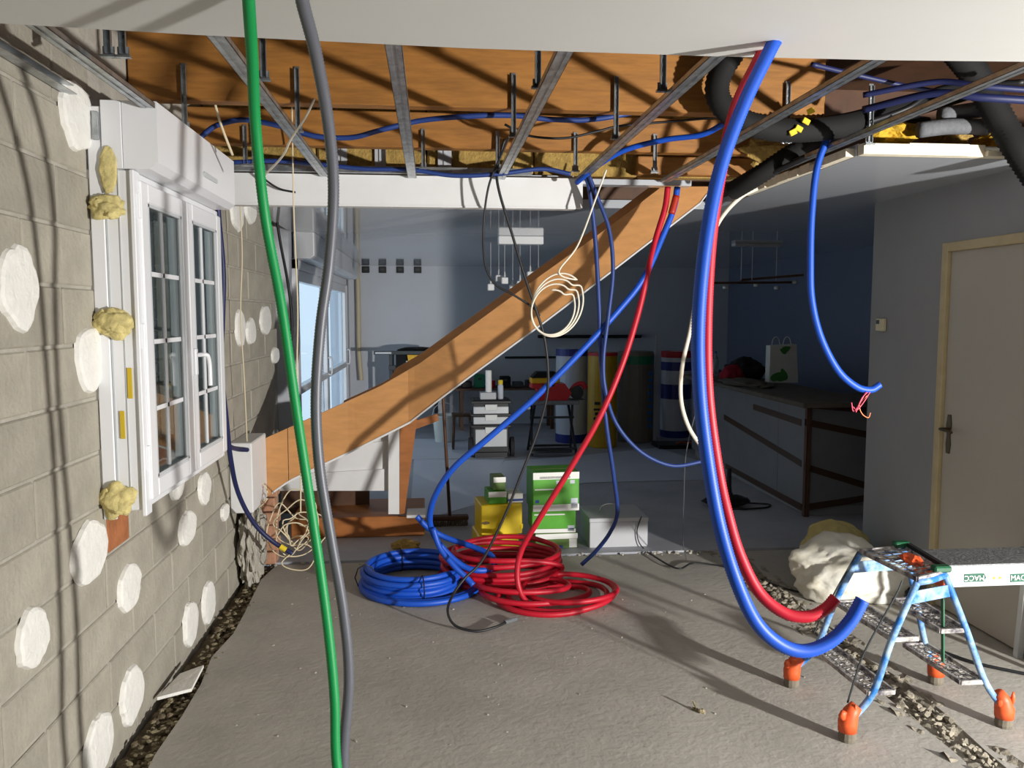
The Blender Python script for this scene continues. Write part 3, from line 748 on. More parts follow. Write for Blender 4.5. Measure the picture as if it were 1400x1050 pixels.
# tangle of white cable at the foot of the stair
tg = []
rt = random.Random(14)
cen = P(405, 722, 4.95)
for k in range(70):
    a = k * .62; rr_ = .10 + .05 * math.sin(k * .37) + rt.uniform(-.02, .02)
    tg.append(cen + Vector((math.cos(a) * rr_ * 1.1 + .03 * math.sin(k * .21), .05 * math.sin(k * .5), math.sin(a) * rr_ * (1.35 if k % 9 < 5 else .7) + .03 * math.cos(k * .3))))
tg.append(P(385, 770, 4.9)); tg.append(P(420, 778, 4.88)); tg.append(P(440, 740, 4.9))
hose('cable_tangle', 'loose tangle of white cable beside the foot of the stair', 'cable', tg, .004, 'cable_beige', step=.015, seg=6)
lo_ = P(345, 675, 5.2)
hose('white_cable', 'single round loop of white wire on the white stair post', 'cable', [lo_ + Vector((math.cos(a / 3) * .10, -.02, math.sin(a / 3) * .09)) for a in range(19)] + [P(345, 700, 5.18), P(352, 720, 5.18)], .004, 'cable_beige', step=.015, seg=6)

for (px, y0_, y1_, lab) in ((178, 503, 545, 'upper yellow sticker strip on the window jamb side'), (168, 562, 600, 'lower yellow sticker strip on the window jamb side')):
    a_, b_ = P(px - 3, y1_, Y0 - .005), P(px + 2, y0_, Y0 - .005)
    tag(MB().cbox((a_.x, Y0 - .006, a_.z), (b_.x, Y0 - .0035, b_.z), .0008).build('sticker_strip', 'sticker'), lab, 'sticker')
hose('black_cable', 'black cable bundle hanging in the dark gap past the block wall', 'cable', [(376, 285, 6.55), (383, 330, 6.6), (394, 390, 6.6), (399, 440, 6.6), (396, 470, 6.6), (388, 440, 6.6), (380, 380, 6.58)], .012, 'cable_black', seg=6)
hose('black_cable', 'short black cable drooping from the header past the green conduit', 'cable', [(352, 232, 4.4), (362, 245, 4.42), (382, 258, 4.44), (404, 263, 4.44)], .006, 'cable_black', seg=6, step=.01)
# ------------------------------------------------------------------ stair stringer and the foot of the stair
TOPE = [(345,607),(390,587),(450,560),(520,528),(575,496),(640,449),(740,376),(830,312),(905,255),(968,255)]
BOTE = [(345,692),(395,657),(430,640),(500,607),(560,577),(600,546),(640,516),(740,443),(830,375),(960,275),(968,262)]
def interp(tab, x):
    if x <= tab[0][0]: return tab[0][1]
    for (a, b), (c, d) in zip(tab, tab[1:]):
        if a <= x <= c: return b + (d - b) * (x - a) / (c - a)
    return tab[-1][1]
def sY(px):
    return interp([(345, 5.34), (480, 5.33), (560, 5.26), (620, 5.10), (700, 4.97), (830, 4.78), (968, 4.60)], px)
ss = thing('stair_stringer', 'broad orange wooden stair stringer rising diagonally to the ceiling opening', 'stair stringer', tuple(P(560, 577, 5.2)))
def strip(x0, x1, top, bot, th, dy=0.0, stp=9):
    xs = [x0 + (x1 - x0) * k / max(1, int((x1 - x0) / stp)) for k in range(int((x1 - x0) / stp) + 1)]
    vs = []
    for x in xs:
        y = sY(x)
        a = P(x, top(x), y); b = P(x, bot(x), y)
        a = a + Vector((0, dy, 0)); b = b + Vector((0, dy, 0))
        b.x = a.x
        vs += [a, b, b + Vector((0, th, 0)), a + Vector((0, th, 0))]
    n = len(xs); fs = []
    for i in range(n - 1):
        o = i * 4
        for k in range(4): fs.append((o + k, o + (k + 1) % 4, o + 4 + (k + 1) % 4, o + 4 + k))
    fs.append((0, 1, 2, 3)); fs.append(((n-1)*4+3, (n-1)*4+2, (n-1)*4+1, (n-1)*4))
    return MB().add(vs, fs)
tp = lambda x: interp(TOPE, x); bt = lambda x: interp(BOTE, x)
strip(345, 392.6, tp, bt, .04).build('end_board', 'stringer', ss)
strip(393.6, 968, tp, bt, .04).build('long_board', 'stringer', ss)
strip(372, 966, lambda x: bt(x) - .5, lambda x: bt(x) + 2.2, .012, -.006).build('edge_strip', 'white_paint', ss)
# the stringer of the far side of the stair, shaded by the near one
def far_Y(px): return sY(px) + .22
xs_ = [470 + (900 - 470) * k / 48 for k in range(49)]
vs_ = []
for x in xs_:
    q0 = P(x, tp(x) - (3 if x < 540 else 12), far_Y(x)); q1 = P(x, bt(x) - 8, far_Y(x)); q1.x = q0.x
    vs_ += [q0, q1, q1 + Vector((0, .03, 0)), q0 + Vector((0, .03, 0))]
fs_ = [(i * 4 + k, i * 4 + (k + 1) % 4, i * 4 + 4 + (k + 1) % 4, i * 4 + 4 + k) for i in range(48) for k in range(4)] + [(0, 1, 2, 3), (195, 194, 193, 192)]
MB().add(vs_, fs_).build('far_board', 'stringer', ss)

sf = thing('lower_staircase', 'foot of the removed stair with white risers and orange step', 'stair', tuple(PZ(490, 735, 0.012)))
def px_panel(poly, Y, th):
    return MB().prism([P(x, y, Y) for x, y in poly], (0, th, 0))
a = P(398, 731, 6.0); b = P(580, 705, 6.0)
MB().cbox((a.x, 6.0, .013), (b.x, 6.6, b.z), .006).build('bottom_step', 'wood_orange', sf)
px_panel([(376, 671), (531, 671), (531, 641), (376, 650)], 6.03, .02).build('riser', 'white_paint', sf)
px_panel([(400, 652), (531, 640), (531, 603), (420, 612)], 6.05, .02).build('riser', 'white_paint', sf)
px_panel([(430, 612), (546, 602), (546, 560), (430, 575)], 6.07, .02).build('riser', 'white_paint', sf)
px_panel([(531, 703), (546, 703), (546, 560), (531, 560)], 5.98, .06).build('newel_post', 'white_paint', sf)
px_panel([(546.5, 703), (553, 703), (572, 560), (546.5, 555)], 5.98, .05).build('tapered_post', 'wood_orange', sf)
px_panel([(560, 590), (600, 575), (598, 566), (566, 576)], 6.1, .05).build('cross_brace', 'wood_orange', sf)
px_panel([(385, 702), (505, 702), (505, 668), (385, 668)], 6.4, .02).build('back_panel', 'wood_dark', sf)
c0 = P(556, 706, 5.96); c1 = P(582, 703, 5.96)
MB().cbox((c0.x, 5.9, c0.z), (c1.x, 6.12, c0.z + .022), .004).build('loose_slab', 'white_paint', sf)
wx = P(345, 650, 4.92).x
struct('trim_4', MB().cbox((XW + .001, 4.92, P(330, 702, 4.92).z), (wx, 5.34, P(330, 606, 4.92).z), .006), 'white_paint', 'white plastered post closing the low end of the stringer', 'post')
# hollow brick stub column under the stringer
bc = thing('brick_pier', 'broken pink hollow brick pier under the low end of the stringer', 'pier', tuple(P(365, 775, 5.4)))
rk = random.Random(4)
z = 0.012; x0 = P(350, 700, 5.4).x; x1 = P(377, 700, 5.4).x
while z < .52:
    h = rk.uniform(.085, .10)
    MB().cbox((x0 + rk.uniform(-.012, .012), 5.40 + rk.uniform(-.012, .012), z), (x1 + rk.uniform(-.012, .012), 5.52, z + h - .008), .006).build('brick', 'brick_pink', bc)
    z += h
tag(MB().lump((XW + .075, 5.15, .22), (.07, .2, .27), 31, 5, .32, 2.5, squash=-.08).build('plaster_remains', 'mortar'), 'ragged grey plaster remains between block wall and brick pier', 'plaster')
# ------------------------------------------------------------------ coils on the floor
def coil(centre, turns, rx, ry, r, seed, zstep, jit=.03, start=0.0, z0=None):
    rc = random.Random(seed); pts = []
    n = 28
    for k in range(int(turns * n) + 1):
        a = start + 2 * math.pi * k / n; t = k / n
        s_ = 1 + jit * noise.noise((t * 1.7, seed, 0)) * 2
        ox = jit * .9 * noise.noise((t * .8, seed, 5)); oy = jit * .9 * noise.noise((t * .8, seed, 9))
        pts.append(Vector((centre[0] + math.cos(a) * rx * s_ + ox, centre[1] + math.sin(a) * ry * s_ + oy, (z0 or r) + zstep(t))))
    return pts
c = PZ(566, 803, 0.0)
zs = lambda t: .034 * (t % 5) * .82 + .004
bc_pts = []
for layer, (R_, z_) in enumerate(((.325, .022), (.31, .05), (.30, .078), (.315, .10), (.29, .128), (.28, .03), (.262, .065), (.27, .10), (.345, .022), (.37, .022))):
    for k in range(24):
        a = 2 * math.pi * k / 24 + layer * .13
        off = (0, 0) if R_ < .34 else (.05, -.03)
        f = k / 24
        nxt = ((.325, .022), (.31, .05), (.30, .078), (.315, .10), (.29, .128), (.28, .03), (.262, .065), (.27, .10), (.345, .022), (.37, .022), (.37, .022))[layer + 1]
        w = max(0, (f - .8) / .2)
        rr_ = R_ + (nxt[0] - R_) * w; zz_ = z_ + (nxt[1] - z_) * w
        bc_pts.append(Vector((c.x + math.cos(a) * rr_ + off[0], c.y + .05 + math.sin(a) * rr_ + off[1], zz_)))
co = thing('blue_hose_coil', 'bright blue hose coiled flat on the concrete floor', 'hose coil', (c.x, c.y + .05, 0))
hose('hose', None, None, bc_pts, .018, 'hose_blue', step=.03, seg=9, parent=co)
for ang in (.4, 1.9, 3.3, 4.9):
    q = Vector((c.x + math.cos(ang) * .30, c.y + .05 + math.sin(ang) * .30, .075))
    rad = Vector((math.cos(ang), math.sin(ang), 0))
    MB().tube([q + rad * (.062 * math.cos(t_ / 8 * 2 * math.pi)) + Vector((0, 0, .078 * math.sin(t_ / 8 * 2 * math.pi))) for t_ in range(9)], .004, 6).build('tie', 'cable_black', co)
# red coil: a tied stack and loose loops
rcn = P(690, 775, 4.95)
red = thing('red_hose_coil', 'red hose in a loose pile of loops on the concrete floor', 'hose coil', (rcn.x, 4.85, 0))
pts = []
loops = [(rcn.x - .01, 5.02, .40, .30, .02), (rcn.x, 5.0, .36, .29, .055), (rcn.x - .02, 4.98, .37, .27, .09), (rcn.x + .01, 4.96, .35, .28, .125), (rcn.x - .03, 4.98, .37, .27, .16),
         (rcn.x + .02, 5.0, .34, .27, .19), (rcn.x + .06, 4.72, .28, .24, .085), (rcn.x + .10, 4.62, .27, .22, .05), (rcn.x + .22, 4.55, .30, .24, .02), (rcn.x + .30, 4.60, .31, .26, .02), (rcn.x + .36, 4.62, .28, .25, .055)]
for i, (lx, ly, rx, ry, lz) in enumerate(loops):
    nx_ = loops[min(i + 1, len(loops) - 1)]
    for k in range(24):
        a = 2 * math.pi * k / 24 + 1.0; w = max(0, (k / 24 - .6) / .4); w = w * w * (3 - 2 * w)
        mix = lambda p, q: p + (q - p) * w
        pts.append(Vector((mix(lx, nx_[0]) + math.cos(a) * mix(rx, nx_[2]), mix(ly, nx_[1]) + math.sin(a) * mix(ry, nx_[3]), mix(lz, nx_[4]) + .006 * math.sin(a * 2 + i))))
hose('hose', None, None, pts, .0165, 'hose_red', step=.03, seg=9, parent=red)

# ------------------------------------------------------------------ boxes on the floor behind the coils
def carton(name, label, x0, x1, z0, z1, yf, dep, mat, rotz, group=None, bands=(), cat='box'):
    """a carton with flaps, seam and printed bands (fraction-based) on its front"""
    cx = (x0 + x1) / 2
    t = thing(name, label, cat, (cx, yf, z0), group)
    cen = (cx, yf + dep / 2, 0)
    MB().cbox((x0, yf, z0), (x1, yf + dep, z1), .004).rot(cen, rotz).build('body', mat, t)
    MB().box((x0 + .004, yf + dep * .49, z1 - .0005), (x1 - .004, yf + dep * .51, z1 + .0008)).rot(cen, rotz).build('top_seam', 'card_brown', t)
    for (u0, u1, v0, v1, m) in bands:
        xa, xb = x0 + (x1 - x0) * u0, x0 + (x1 - x0) * u1; za, zb = z0 + (z1 - z0) * v0, z0 + (z1 - z0) * v1
        MB().box((xa, yf - .0012, za), (xb, yf + .001, zb)).rot(cen, rotz).build('printed_band', m, t)
    return t
YB0 = 5.60
def bx(px0, px1, pyt, pyb, Y):
    a = P(px0, pyb, Y); b = P(px1, pyt, Y); return a.x, b.x, a.z, b.z
x0, x1, _, z1 = bx(658, 715, 690, 742, YB0)
FL = .0125
yb = thing('yellow_carton', 'dented bright yellow cardboard carton standing behind the red coil', 'box', ((x0 + x1) / 2, YB0, FL))
m_ = MB().cbox((x0 - .02, YB0 - .01, FL), (x1 - .025, YB0 + .30, FL + .10), .008).rot((x0, YB0, 0), 6)
m_.build('bottom_tray', 'card_yellow', yb, bevel=0)
m2 = MB()
g = 9; vs = []; fs = []
m_ = MB().cbox((x0, YB0, FL + .10), (x1, YB0 + .30, z1), .006).rot((x0, YB0, 0), 6); m_.build('body', 'card_yellow', yb)
MB().prism([(x1 - .012, YB0 - .004, FL + .13), (x1 + .006, YB0 + .004, FL + .14), (x1 + .006, YB0 + .004, FL + .17), (x1 - .015, YB0 - .004, FL + .165)], (0, .01, 0)).rot((x0, YB0, 0), 6).build('torn_flap', 'card_yellow', yb)
MB().lump((x0 + .03, YB0 + .004, FL + .19), (.03, .006, .012), 5, 3, .3).build('dent_tear', 'card_brown', yb)
ztop = z1
a0, a1, _, _ = bx(666, 691, 677, 692, YB0 + .05)
carton('small_carton', 'small green and white carton lying on the yellow carton', a0, a1, ztop + .001, ztop + .088, YB0 + .04, .2, 'card_green', 5, 'small cartons on the yellow carton', ((.0, 1, .55, 1, 'card_white'),))
b0, b1, _, _ = bx(693, 714, 677, 690, YB0 + .05)
carton('small_carton', 'flat white carton with blue stripe on the yellow carton', b0, b1, ztop + .001, ztop + .068, YB0 + .06, .17, 'card_white', 5, 'small cartons on the yellow carton', ((0, 1, .18, .42, 'print_blue'),))
c0_, c1_, _, _ = bx(673, 690, 658, 676, YB0 + .08)
carton('small_carton', 'topmost little olive green carton with white band', c0_, c1_, ztop + .090, ztop + .185, YB0 + .08, .16, 'card_olive', 6, 'small cartons on the yellow carton', ((0, 1, .6, 1, 'card_white'),))
z = FL
for i, (pa, pb, pt, pm, lab) in enumerate(((731, 789, 728, 'card_olive', 'worn pale green carton at the bottom of the green stack'), (728, 788, 698, 'card_green', 'bright green carton in the middle of the green stack'), (727, 791, 645, 'card_green', 'tall green carton with white top on the green stack'))):
    xa, xb, _, zt = bx(pa, pb, pt, 750, YB0 - .03)
    bands = ((0, 1, 0, .17, 'card_white'), (.82, .97, .06, .32, 'roll_white'), (.83, .96, .12, .2, 'print_blue'))
    if i == 0: bands = ((0, 1, .62, .96, 'card_white'), (.45, .65, .02, .2, 'print_blue'), (.8, .98, .05, .6, 'card_white'))
    if i == 1: bands += ((.05, .75, .80, .86, 'card_white'), (0, .0 + .99, .18, .2, 'card_olive'))
    if i == 2: bands += ((0, 1, .82, 1, 'card_white'), (.14, .8, .84, .90, 'print_blue'), (.04, .45, .55, .58, 'card_white'), (.5, .62, .70, .79, 'roll_white'), (.80, .9, .70, .79, 'roll_white'), (.05, .13, .22, .3, 'print_blue'))
    carton('green_carton', lab, xa, xb, z, zt - .001, YB0 - .03 + (.012 if i == 1 else 0), .28, pm, (2, -1, 3)[i], 'green cartons in a stack', bands)
    z = zt
# grey metal box with wire handle
x0, x1, z0, z1 = bx(806, 886, 707, 752, 5.56)
mbx = thing('metal_toolbox', 'plain grey metal box with a wire handle on its lid', 'toolbox', ((x0 + x1) / 2, 5.56, FL))
MB().cbox((x0, 5.56, FL), (x1, 5.95, z1 - .03), .004).build('body', 'metal_box', mbx)
lid = MB().cbox((x0 - .004, 5.555, z1 - .03), (x1 + .004, 5.954, z1), .005).build('lid', 'metal_box', mbx)
hx = (x0 + x1) / 2 - .03
MB().tube(spline([(hx - .085, 5.75, z1 + .003), (hx - .07, 5.75, z1 + .012), (hx - .055, 5.75, z1 + .045), (hx, 5.75, z1 + .058), (hx + .055, 5.75, z1 + .045), (hx + .07, 5.75, z1 + .012), (hx + .085, 5.75, z1 + .003)], .01), .005, 8).build('handle', 'metal_box', lid, smooth=True)
hose('black_cable', 'thin grey wire leaning on the front of the grey metal box', 'cable', [(877, 706, 5.545), (871, 725, 5.54), (874, 742, 5.53), (884, 754, 5.5)], .004, 'cable_black', seg=6, step=.01)

# ------------------------------------------------------------------ step stool
st = thing('step_stool', 'paint spattered blue tubular step stool with orange taped feet', 'step stool', (1.95, 3.42, 0))
feet = {'fl': PZ(1158, 1012), 'fr': PZ(1372, 993), 'rl': PZ(1082, 938), 'rr': PZ(1279, 934)}
ZT = .635
def top_pt(px, py): return PZ(px, py, ZT)
tops = {'fl': top_pt(1254, 796), 'fr': top_pt(1292, 786), 'rl': top_pt(1176, 757), 'rr': top_pt(1237, 752)}
for k in ('fl', 'fr', 'rl', 'rr'):
    f, t_ = feet[k], tops[k]
    knee = f.lerp(t_, .30) + Vector((.02 if k[1] == 'l' else -.005, 0, 0))
    low = Vector((f.x, f.y, .07))
    mb = MB().tube(spline([low, knee, f.lerp(t_, .65), t_], .02), .0135, 10)
    leg = mb.build('leg', 'stool_blue', st, smooth=True)
    MB().lathe((f.x, f.y, .001), ((.030, 0), (.034, .012), (.032, .045), (.026, .06)), 14).build('rubber_foot', 'dusty_rubber', leg)
    tp_ = MB().tube([Vector((f.x, f.y, .04)), Vector((f.x, f.y, .075)), low.lerp(knee, .12) + Vector((0, 0, .03)), low.lerp(knee, .35) + Vector((0, 0, .03))], .03, 12, rf=lambda i: (.036, .038, .031, .024)[i])
    tp_.lump((f.x - .028, f.y - .012, .11), (.016, .012, .022), int(f.x * 100), 2, .3)
    tp_.lump((f.x + .02, f.y - .018, .125), (.008, .008, .03), int(f.x * 90), 2, .3)
    tp_.build('tape_wrap', 'orange_tape', leg, smooth=True)
# top bars and platform
for a, b in (('fl', 'fr'), ('rl', 'rr')):
    MB().tube([tops[a], tops[a].lerp(tops[b], .5) + Vector((0, 0, -.006)), tops[b]], .0145, 10).build('top_bar', 'stool_blue', st, smooth=True)
    q0 = tops[a].lerp(feet[a], .1); q1 = tops[b].lerp(feet[b], .1)
    MB().bar(q0, q1, .004, .05, (0, 0, 1)).build('gusset', 'stool_blue', st)
def mesh_tread(a, b, c, d, name):
    """flat expanded-metal tread between four corners"""
    mb = MB(); nu, nv = 9, 4
    L_ = lambda u, v: (a.lerp(b, u)).lerp(d.lerp(c, u), v)
    for e0, e1 in ((a, b), (b, c), (c, d), (d, a)): mb.bar(e0, e1, .010, .018)
    for i in range(nu):
        for s_ in (0, 1):
            u0 = i / nu; u1 = (i + 1) / nu
            mb.bar(L_(u0, s_), L_(u1, 1 - s_), .006, .004)
    for j in range(1, nv): mb.bar(L_(0, j / nv), L_(1, j / nv), .005, .004)
    return mb.build(name, 'stool_steel', st)
up = Vector((0, 0, .012))
mesh_tread(tops['fl'] + up, tops['rl'] + up, tops['rr'] + up, tops['fr'] + up, 'platform')
def lerpk(k, t): return tops[k].lerp(feet[k], t)
for side, sx in (('l', 1), ('r', -1)):
    for t_ in (.36, .70):
        a_, b_ = lerpk('f' + side, t_), lerpk('r' + side, t_)
        w_ = Vector((sx * .11, 0, 0))
        mesh_tread(a_, b_, b_ + w_, a_ + w_, 'step_tread')
# rods, green strut and clamp
MB().tube(spline([tops['fl'] + Vector((-.05, .02, .0)), tops['fl'] + Vector((-.075, .02, -.06)), lerpk('fl', .5) + Vector((-.06, .03, .02)), lerpk('fl', .78) + Vector((-.045, .03, .0))], .02), .004, 6).build('brace_rod', 'steel_dark', st)
MB().tube(spline([tops['rl'] + Vector((-.01, 0, .01)), lerpk('rl', .3) + Vector((-.02, 0, .01)), lerpk('rl', .6) + Vector((-.02, 0, .01))], .02), .004, 6).build('brace_rod', 'steel_dark', st)
MB().bar(lerpk('fr', .12) + Vector((-.02, .03, 0)), Vector((lerpk('fr', .12).x - .005, lerpk('fr', .12).y + .03, .12 + .14)), .016, .006).build('green_strut', 'green_paint', st)
for k in ('fr', 'rr'):
    q = tops[k]
    MB().cbox((q.x - .055, q.y - .02, q.z + .014), (q.x + .018, q.y + .02, q.z + .04), .006).build('clamp_jaw', 'green_paint', st)
MB().bar(tops['fr'] + Vector((.008, 0, .026)), tops['rr'] + Vector((.008, 0, .026)), .018, .022).build('clamp_rail', 'black_matte', st)
MB().lump(tops['fr'] + Vector((-.07, .12, .03)), (.035, .06, .018), 3, 3, .4).build('red_rag', 'orange_tape', st)

# aluminium work plank, butted against the stool, with its own leg frame further right
pl = thing('aluminium_plank', 'aluminium work plank with green printed labels beside the step stool', 'plank', (2.5, 3.42, 0))
py_ = 3.31
pz1, pz0 = P(1340, 772, py_).z, P(1340, 802, py_).z
xa = P(1294, 790, py_).x
MB().cbox((xa, py_, pz0), (2.87, py_ + .25, pz1 - .004), .003).build('beam', 'alu', pl)
MB().cbox((xa - .002, py_ + .004, pz1 - .004), (2.87, py_ + .246, pz1), .001).build('tread_surface', 'alu_tread', pl)
MB().box((xa, py_ - .003, pz1 - .022), (2.87, py_, pz1 - .017)).build('rib', 'alu', pl)
MB().cbox((xa - .014, py_ - .003, pz0 - .004), (xa - .002, py_ + .253, pz1 + .002), .003).build('end_cap', 'orange_tape', pl)
for s_ in (.03, .22):
    MB().bar((2.853, py_ + s_, pz0), (2.853, py_ + s_ + (-.03 if s_ < .1 else .03), 0), .03, .03).build('leg', 'alu', pl)
def text(body, size, loc, rot, mat, parent, name='lettering'):
    cu = bpy.data.curves.new(name, 'FONT'); cu.body = body; cu.size = size; cu.extrude = .0004
    cu.align_x = 'CENTER'; cu.align_y = 'CENTER'
    tmp = bpy.data.objects.new(name + '_tmp', cu); COL.objects.link(tmp)
    bpy.context.view_layer.update()
    me = bpy.data.meshes.new_from_object(tmp.evaluated_get(bpy.context.evaluated_depsgraph_get()))
    bpy.data.objects.remove(tmp)
    me.materials.clear(); me.materials.append(MATS[mat])
    o = bpy.data.objects.new(name, me); COL.objects.link(o); o.parent = parent
    o.location = Vector(loc) - Vector(parent['_org']); o.rotation_euler = rot
    return o
for px, flip in ((1332, True), (1395, False)):
    q = P(px, 790, py_ - .003); w_ = .047; h_ = .019
    lb = MB().prism([(q.x - w_, py_ - .0022, q.z - h_), (q.x + w_, py_ - .0022, q.z - h_), (q.x + w_ * (1.25 if flip else 1), py_ - .0022, q.z), (q.x + w_, py_ - .0022, q.z + h_), (q.x - w_, py_ - .0022, q.z + h_)], (0, .002, 0)).build('printed_label', 'print_green', pl)
    text('MACC', .034, (q.x, py_ - .0038, q.z), (math.pi / 2, math.pi if flip else 0, 0), 'print_white', pl)
q = P(1362, 790, py_)
for dx in (-.008, .02):
    MB().prism([(q.x + dx - .008, py_ - .002, q.z - .008), (q.x + dx + .008, py_ - .002, q.z), (q.x + dx - .008, py_ - .002, q.z + .008)], (0, .002, 0)).build('printed_arrow', 'print_yellow', pl)

# insulation bag and wool behind the stool
c = PZ(1160, 822)
tag(MB().lump((2.50, 4.52, .12), (.36, .26, .20), 6, 5, .26, 1.3, squash=.002).build('wool_bag', 'wool_white', smooth=True), 'crumpled white plastic bag of insulation behind the step stool', 'bag')
tag(MB().lump((2.60, 4.88, .13), (.24, .10, .22), 9, 5, .2, 1.2, squash=.002).build('wool_pad', 'wool_olive', smooth=True), 'yellowish wool pad leaning behind the crumpled white bag', 'insulation')

# ------------------------------------------------------------------ rubble
def rough_strip(name, label, x0, x1, y0, y1, z, amp, mat, seed):
    nx, ny = 9, int((y1 - y0) / .03); vs = []; fs = []
    for j in range(ny + 1):
        for i in range(nx + 1):
            x = x0 + (x1 - x0) * i / nx; y = y0 + (y1 - y0) * j / ny
            edge_ = min(i, nx - i) / nx * 2
            vs.append((x, y, z + amp * noise.fractal(Vector((x * 14, y * 14, seed)), 1, 2, 5) - .012 * edge_))
    for j in range(ny):
        for i in range(nx):
            a = j * (nx + 1) + i; fs.append((a, a + 1, a + nx + 2, a + nx + 1))
    mb = MB().add(vs, fs)
    struct(name, mb, mat, label, 'floor', smooth=False)
rough_strip('floor_scar', 'rough mortar scar where the partition stood', 1.93, 2.19, 0, 5.43, .0, .022, 'scar', 3)
rough_strip('floor_trench', 'rough dirt bottom of the trench along the block wall', -1.215, -1.03, 0, 5.43, -.045, .03, 'dirt', 8)
def stones(name, label, n, gen, mat, seed, rmin, rmax):
    rs_ = random.Random(seed); mb = MB()
    for k in range(n):
        p, r = gen(rs_), rs_.uniform(rmin, rmax) ** 1.0
        mb.lump((p[0], p[1], p[2] + r * .4), (r * rs_.uniform(.7, 1.4), r * rs_.uniform(.7, 1.4), r * rs_.uniform(.5, .9)), k % 97, 1, .5, 1.2)
    return tag(mb.build(name, mat), label, 'rubble', None, 'stuff')
stones('trench_rubble', 'crumbled mortar rubble filling the trench along the block wall', 800, lambda r: (r.uniform(-1.17, -1.06), r.uniform(2.6, 5.4), -.05 + r.uniform(0, .04)), 'rubble', 1, .003, .015)
stones('trench_crumbs', 'dark dirt crumbs in the trench along the block wall', 260, lambda r: (r.uniform(-1.185, -1.04), r.uniform(2.6, 5.4), -.05 + r.uniform(0, .045)), 'dirt', 2, .004, .016)
stones('partition_rubble', 'rubble in the torn out partition line under the stool', 700, lambda r: (r.gauss(2.06, .035), r.uniform(2.6, 5.45), -.02 + r.uniform(.0, .02)), 'scar', 3, .004, .02)
stones('edge_rubble', 'white plaster crumbs along the floor edge of the rear room', 150, lambda r: (r.uniform(-1.1, 2.2), r.gauss(5.43, .035), r.uniform(-.006, .006)), 'mortar', 4, .003, .014)
stones('floor_dust', 'small plaster crumbs scattered over the concrete floor', 130, lambda r: (r.uniform(-.9, 2.0), r.uniform(3.0, 5.3), -.002), 'mortar', 5, .002, .007)
rsd = random.Random(31)
for (px, py, lab, r_) in ((955, 973, 'twisted bit of scrap lying alone on the concrete floor', .02), (1203, 880, None, 0), (655, 812, None, 0)):
    if not lab: continue
    q = PZ(px, py)
    tag(MB().bar(q + Vector((-.02, .02, .006)), q + Vector((.02, -.02, .004)), .012, .008).bar(q + Vector((-.005, .0, .008)), q + Vector((-.012, .035, .03)), .008, .006).lump(q + Vector((.01, -.01, .008)), (.014, .012, .01), 3, 2, .4).build('scrap_piece', 'rubble'), lab, 'scrap')
q = PZ(235, 925)
tag(MB().prism([Vector((XW + .02, 3.5, .01)), Vector((XW + .15, 3.55, .02)), Vector((XW + .14, 3.78, .025)), Vector((XW + .05, 3.72, .015))], (0, 0, .014)).build('plaster_shard', 'dab'), 'white plasterboard shard lying across the wall trench', 'shard')
tag(MB().lump(PZ(555, 752) + Vector((0, 0, .035)), (.10, .05, .04), 41, 4, .35, 2.0, squash=.014).build('wool_scrap', 'wool'), 'brown wool scrap on the floor by the orange step', 'insulation')
hose('black_cable', 'black cable snaking over the floor edge towards the white bag', 'cable', [PZ(885, 755, .02), PZ(925, 777, .02), PZ(950, 770, .02), PZ(1005, 778, .008), PZ(1060, 800, .008), PZ(1110, 812, .008), PZ(1180, 815, .008)], .006, 'cable_black', seg=6)
hose('black_cable', 'black cable running under the step stool with a connector', 'cable', [PZ(1225, 858, .05), PZ(1262, 880, .03), PZ(1300, 895, .012), PZ(1340, 908, .012), PZ(1420, 925, .012)], .008, 'cable_black', seg=6)
hose('thin_wire', 'thin wire hanging beside the thick white cable to the floor', 'cable', [(952, 560, 4.48), (938, 620, 4.6), (935, 680, 4.8), (934, 740, 5.1), (940, 772, 5.3)], .003, 'hose_grey', seg=5)
tag(MB().tube(spline([PZ(690, 851, .014), PZ(706, 846, .012)], .01), .012, 8, rf=None).build('cable_end', 'grey_foam'), 'frayed grey end of the long black cable on the floor', 'cable end')
# ------------------------------------------------------------------ rear room
FR = .0125
# bar counter wrapped in film
CX, CY, CZ = 3.06, 6.27, .975
bc2 = thing('bar_counter', 'bar counter wrapped in plastic film with brown tape bands', 'counter', (3.4, 7.5, FR))
MB().cbox((CX, CY, .10), (4.59, CY + .55, CZ - .04), .006).cbox((CX, CY + .55, .10), (CX + .5, 9.2, CZ - .04), .006).build('body', 'film', bc2)
MB().box((CX + .03, CY + .03, FR), (4.55, CY + .5, .10)).box((CX + .03, CY + .5, FR), (CX + .46, 9.15, .10)).build('plinth', 'wall_grey', bc2)
MB().cbox((CX - .12, CY - .16, CZ - .04), (4.59, CY + .6, CZ), .008).cbox((CX - .12, CY + .6, CZ - .04), (CX + .6, 9.25, CZ), .008).build('worktop', 'cloth_brown', bc2)
MB().cbox((CX - .012, CY - .012, FR), (CX + .0, CY + .03, CZ - .042), .002).cbox((CX + .002, CY - .016, FR), (CX + .03, CY - .001, CZ - .042), .002).build('corner_batten', 'wood_dark', bc2)
def tape_strip(a, b, wpx, axis):
    n_ = Vector((0, -.003, 0)) if axis == 'y' else Vector((-.003, 0, 0))
    h = Vector((0, 0, wpx))
    return MB().prism([a - h, b - h, b + h, a + h], n_)
for p, q in (((1100, 577), (1184, 594)), ((1100, 638), (1184, 664)), ((1100, 694), (1184, 681)), ((1102, 553), (1184, 560))):
    tape_strip(P(*p, CY - .001), P(*q, CY - .001), .028, 'y').build('tape_band', 'tape_brown', bc2)
for p, q in (((990, 570), (1096, 634)), ((992, 637), (1096, 694)), ((1030, 556), (1096, 578))):
    a_ = PX(*p, CX - .001); b_ = PX(*q, CX - .001)
    tape_strip(a_, b_, .028, 'x').build('tape_band', 'tape_brown', bc2)
